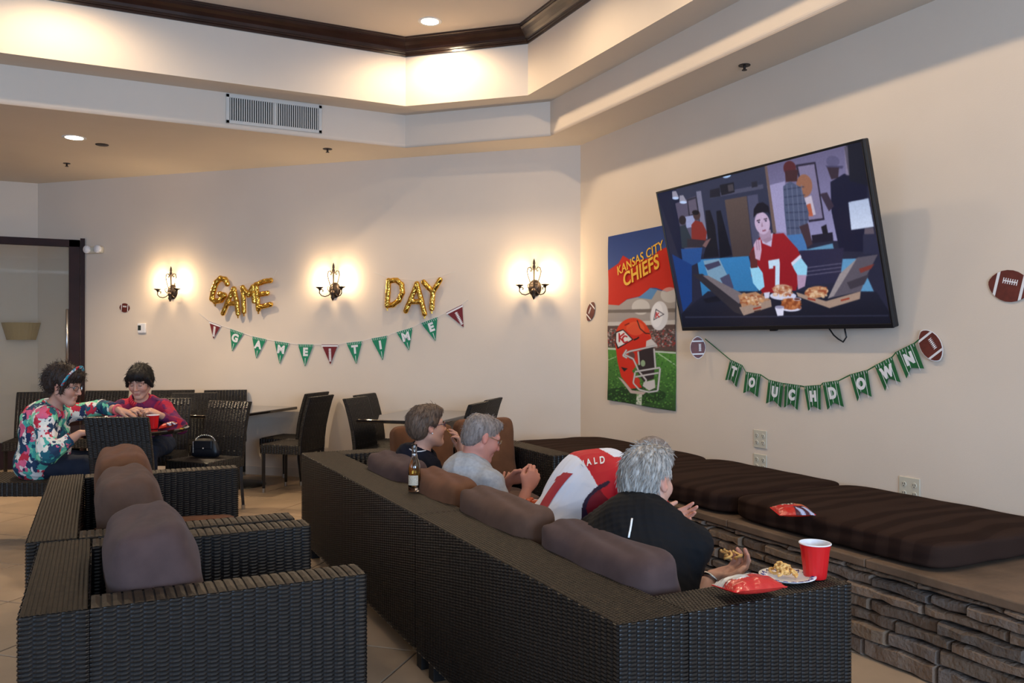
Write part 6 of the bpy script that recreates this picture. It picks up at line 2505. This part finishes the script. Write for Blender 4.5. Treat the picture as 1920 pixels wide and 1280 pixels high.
# ---- paper plate and curly fries
pp = W(1476, 1086, SH + .006)
pl = empty('paper_plate', pp, 0, 'white paper plate with purple rim marks on the sofa arm', 'plate')
MB().lathe([(.001, .002), (.055, .002), (.062, .006), (.083, .013), (.085, .0135), (.085, .015), (.062, .0085), (.055, .0045), (.001, .0045)], 48).build('plate_body', M_PAPER, pl, smooth=True)
M_PURPLE = mat('purple_print', (.055, .03, .16), .6)
for i in range(18):
    a_ = 2 * math.pi * i / 18
    R2 = Matrix.Rotation(a_, 4, 'Z')
    z = MB().tube([R2 @ Vector((.064, -.005, .0096)), R2 @ Vector((.078, -.001, .0142)), R2 @ Vector((.070, .008, .0118))], .0014, 5)
    z.build('rim_mark', M_PURPLE, pl)
M_FRY = mat('golden_fried_potato', (.72, .40, .12), .55, var=.3, vscale=60, bump=.4, bscale=150, bdist=.002)
g = random.Random(4)
for i in range(16):
    a_, r_ = g.uniform(0, 6.28), g.uniform(.0, .040)
    cx, cy = r_ * math.cos(a_) - .014 * CS, r_ * math.sin(a_) + .016 * SN
    ph, rad, tr_ = g.uniform(0, 6.28), g.uniform(.008, .017), g.uniform(.5, 1.2)
    z0 = .008 + max(0, .034 * (1 - r_ / .045)) * g.uniform(.3, 1)
    tilt = Matrix.Rotation(g.uniform(-.6, .6), 3, 'X') @ Matrix.Rotation(g.uniform(-.6, .6), 3, 'Y')
    pts = [Vector((cx, cy, z0 + .004)) + tilt @ Vector((rad * math.cos(ph + tr_ * 2 * math.pi * k_ / 12), rad * math.sin(ph + tr_ * 2 * math.pi * k_ / 12), .010 * k_ / 12)) for k_ in range(13)]
    lowest = min(q.z for q in pts)
    if lowest < .0095:
        pts = [q + Vector((0, 0, .0095 - lowest)) for q in pts]
    fo = MB().tube(pts, .0044, 6).build('curly_fry', M_FRY, smooth=True, loc=pp)
    tag(fo, 'golden curly fry heaped on the paper plate', 'fry', 'curly fries on the plate')

# ---- snack bags
M_BAG = attr_mat('glossy_bag_print', .22, spec=.6, bump=.35, bscale=35, bdist=.01)


def snack_bag(M, L_, Wd, H_, paint, label, seed):
    r = np.random.default_rng(seed)
    n, m_ = 44, 34
    ph = r.uniform(0, 6, 8)
    u, v = np.meshgrid(np.linspace(-1, 1, n), np.linspace(-1, 1, m_))
    u, v = u.ravel(), v.ravel()
    t = np.clip(1 - np.abs(u) ** 3.0, 0, 1) ** .75 * np.clip(1 - np.abs(v) ** 4, 0, 1) ** .6
    wr = .05 * np.sin(9 * u + 4 * v + ph[0]) * np.sin(6 * v - 3 * u + ph[1]) + .05 * np.sin(17 * v + ph[2]) * np.abs(u) ** 2
    x = u * L_ / 2
    y = v * Wd / 2 * (1 - .10 * t) + 0
    zt_ = (.5 * t * (1 + wr * 1.6)) * H_ + .003 * np.sin(40 * v) * (np.abs(u) > .9)
    zb = -(.5 * t) * H_ * .55
    V = np.r_[np.c_[x, y, zt_], np.c_[x, y, zb - .0006]]
    i = np.arange((m_ - 1) * n).reshape(m_ - 1, n)[:, :-1].ravel()
    Q = np.stack([i, i + 1, i + n + 1, i + n], 1)
    Q = np.r_[Q, Q[:, ::-1] + n * m_]
    col = np.r_[paint(u, v, 1), paint(u, v, 0)]
    root = empty('snack_bag', (0, 0, 0), 0, label, 'snack bag', 'red snack bags')
    root.matrix_world = M
    obj_from('bag_film', np_mesh('bag_film', V, Q, M_BAG, col), root)
    MB().bbox(-L_ / 2 - .004, -Wd / 2 * .98, -.0012, -L_ / 2 + .006, Wd / 2 * .98, .0012, .0005).build('end_seal', MATS['red_plastic'], root)
    MB().bbox(L_ / 2 - .006, -Wd / 2 * .98, -.0012, L_ / 2 + .004, Wd / 2 * .98, .0012, .0005).build('end_seal', MATS['red_plastic'], root)


RED_, WH_, NAV_ = lin((196, 40, 36)), lin((214, 210, 204)), lin((44, 26, 48))


def paint_a(u, v, top):
    c = np.zeros((len(u), 3)) + RED_
    if top:
        w = v - .25 * np.sin(u * 2.4)
        c[w > .28] = WH_
        c[(w > .18) & (w < .28)] = lin((120, 24, 34))
        c[(w > .10) & (w < .15)] = WH_
        c[((u + .35) / .30) ** 2 + ((v + .12) / .34) ** 2 < 1] = lin((214, 218, 222))
        c[(np.abs(u - .5) < .10) & (np.abs(v - .05) < .13)] = lin((206, 208, 214))
        c[(np.abs(u - .52) < .05) & (np.abs(v - .07) < .05)] = NAV_
        st_ = (v > .4) & (np.abs(np.sin(u * 14)) < .12)
        c[st_] = lin((120, 112, 108))
    return c


def paint_b(u, v, top):
    c = np.zeros((len(u), 3)) + lin((190, 38, 24))
    if top:
        c[(v > .3) & (np.abs(u) < .55)] = lin((60, 20, 18))
        k_ = (np.abs(v - .45 - .25 * u) < .13) & (np.abs(u + .05) < .5) & (np.sin(u * 34) > -.35)
        c[k_] = lin((208, 196, 176))
        c[((u - .5) / .36) ** 2 + ((v - .35) / .4) ** 2 < 1] = lin((186, 84, 36))
        c[((u - .45) / .14) ** 2 + ((v - .45) / .18) ** 2 < 1] = lin((220, 140, 70))
        c[(v < -.25) & (u > -.1)] = lin((70, 16, 34))
        c[(v < -.45) & (u > .0) & (np.sin(u * 12 + v * 9) > .1)] = lin((176, 180, 206))
    return c


q = W(1404, 1098, SH + .035)
snack_bag(Matrix.Translation(q) @ Matrix.Rotation(cdir(.95, .28), 4, 'Z') @ Matrix.Rotation(-.12, 4, 'X'), .165, .125, .062, paint_a, 'red and white snack bag lying on the sofa arm beside the plate', 1)
q = W(1486, 958, .588)
snack_bag(Matrix.Translation(q) @ Matrix.Rotation(cdir(1, .05), 4, 'Z') @ Matrix.Rotation(.10, 4, 'X'), .175, .13, .062, paint_b, 'red snack bag lying on the dark bench cushion', 2)
q = W(315, 798, .772)
snack_bag(Matrix.Translation(q) @ Matrix.Rotation(cdir(.9, .3), 4, 'Z') @ Matrix.Rotation(-.25, 4, 'Y'), .13, .10, .05, paint_b, 'small red snack bag lying on the round table', 3)

# ---- food in the hands
def held(pos_world, r, m, label, name='sandwich', seed=0):
    gq = random.Random(seed)
    mb = MB()
    mb.ball(pos_world, r, 14, 10)
    o = mb.build(name, m, smooth=True)
    tag(o, label, 'food')
    return o


def mid_grip(i, weights=(1, 1)):
    a = np.mean([*i['grips'][1][0], i['grips'][1][1]], axis=0)
    b = np.mean([*i['grips'][-1][0], i['grips'][-1][1]], axis=0)
    return i['Mi'].inverted() @ Vector((a + b) / 2), i['Mi'].inverted() @ Vector(a), i['Mi'].inverted() @ Vector(b)


M_BUN = mat('toasted_bun', (.48, .24, .08), .7, var=.3, vscale=50)
held(mid_grip(i4)[0], (.030, .026, .022), M_BUN, 'small bun held in both hands of the person in grey', 'bun', 1)
held(mid_grip(i2)[0], (.034, .028, .020), mat('breaded_snack', (.42, .17, .05), .7, var=.3, vscale=60), 'brown snack held in both hands above the round table', 'snack', 2)
# chip near the mouth of the person in navy
tp = i3['Mi'].inverted() @ Vector(np.mean([i3['grips'][-1][0][0], i3['grips'][-1][1]], axis=0))
ch_ = MB().tube([tp + Vector((0, 0, -.012)), tp + Vector((-.012, 0, .012)), tp + Vector((-.024, -.006, .026))], .0055, 7).build('french_fry', M_FRY, smooth=True)
tag(ch_, 'single pale fry held up to the mouth of the person in navy', 'fry')
hp = i6['Mi'].inverted() @ Vector(np.mean([i6['grips'][1][0][0], i6['J'][1][2]], axis=0))
for k_ in range(6):
    a_ = g.uniform(0, 6.28)
    c_ = hp + Vector((g.uniform(-.03, .03), g.uniform(-.03, .03), .024 + g.uniform(0, .012)))
    pts = [c_ + Vector((.014 * math.cos(a_ + q_ * .5), .014 * math.sin(a_ + q_ * .5), .003 * q_)) for q_ in range(8)]
    fo = MB().tube(pts, .0045, 6).build('curly_fry', M_FRY, smooth=True)
    tag(fo, 'golden curly fry in the open hand of the person in black', 'fry', 'curly fries in the hand')
# food tray between the two middle people
q = WD(992, 950, 4.02)
t = empty('food_tray', q, .4, 'paper tray of red-sauced food between the grey T-shirt and the jersey', 'food tray')
MB().lathe([(.001, 0), (.055, 0), (.085, .022), (.087, .022), (.056, -.002), (.001, -.002)], 28).build('tray', M_PAPER, t, smooth=True)
fm = MB()
for k_ in range(12):
    a_, r_ = g.uniform(0, 6.28), g.uniform(0, .045)
    fm.ball((r_ * math.cos(a_), r_ * math.sin(a_), .016 + g.uniform(0, .012)), (.018, .014, .011), 8, 6)
fm.build('sauced_food', mat('red_sauce', (.42, .07, .02), .4, var=.4, vscale=60), t, smooth=True)
# crumpled foil by the reaching arm
f_ = Field((-.06, -.06, -.05), (.06, .06, .05), .006)
for k_ in range(9):
    f_.ell(np.array([g.uniform(-.025, .025), g.uniform(-.025, .025), g.uniform(-.012, .018)]), (.018, .016, .014), k=.004)
V_, Q_ = f_.mesh()
fo = np_mesh('foil_wrap', V_, Q_, mat('crumpled_foil', (.75, .75, .78), .25, .8, bump=.8, bscale=90, bdist=.006))
fo = obj_from('foil_wrap', fo)
fo.location = W(203, 785, .775)
tag(fo, 'crumpled white wrapper on the round table under the reaching arm', 'wrapper')

# ---- handbag on the empty chair
cb = chair_bag
Mw = Matrix.Translation(cb.location) @ Matrix.Rotation(cb.rotation_euler.z, 4, 'Z')
hb = empty('handbag', (0, 0, 0), 0, 'small black handbag with a chain on the seat of a chair', 'handbag')
hb.matrix_world = Mw @ Matrix.Translation((-.02, -.02, .462)) @ Matrix.Rotation(.25, 4, 'Z')
M_LEATHER = mat('black_leather', (.008, .009, .013), .4, bump=.3, bscale=160, bdist=.002)
f_ = Field((-.09, -.16, -.02), (.09, .16, .19), .006)
f_.cap((0, -.085, .04), (0, .085, .04), .042, k=.02)
f_.cap((0, -.075, .10), (0, .075, .10), .030, k=.06)
f_.cap((0, -.065, .135), (0, .065, .135), .014, k=.05)
f_.half((0, 0, 0), (0, 0, -1))
V_, Q_ = f_.mesh()
obj_from('bag_body', np_mesh('bag_body', V_, Q_, M_LEATHER), hb)
MB().bbox(.020, -.075, .07, .046, .075, .145, .008).build('flap', M_LEATHER, hb)
MB().ball((.048, 0, .078), .009, 10, 8).build('clasp', M_STEEL, hb, smooth=True)
ch_ = MB()
for k_ in range(16):
    a_ = math.pi * k_ / 15
    y_, z_ = .085 * math.cos(a_), .13 + .055 * math.sin(a_)
    ch_.ball((.01, y_, z_), (.006, .009, .006), 8, 6)
for k_ in range(7):
    ch_.ball((.045, -.088, .13 - .014 * k_), (.005, .005, .008), 8, 6)
ch_.build('chain', M_STEEL, hb, smooth=True)
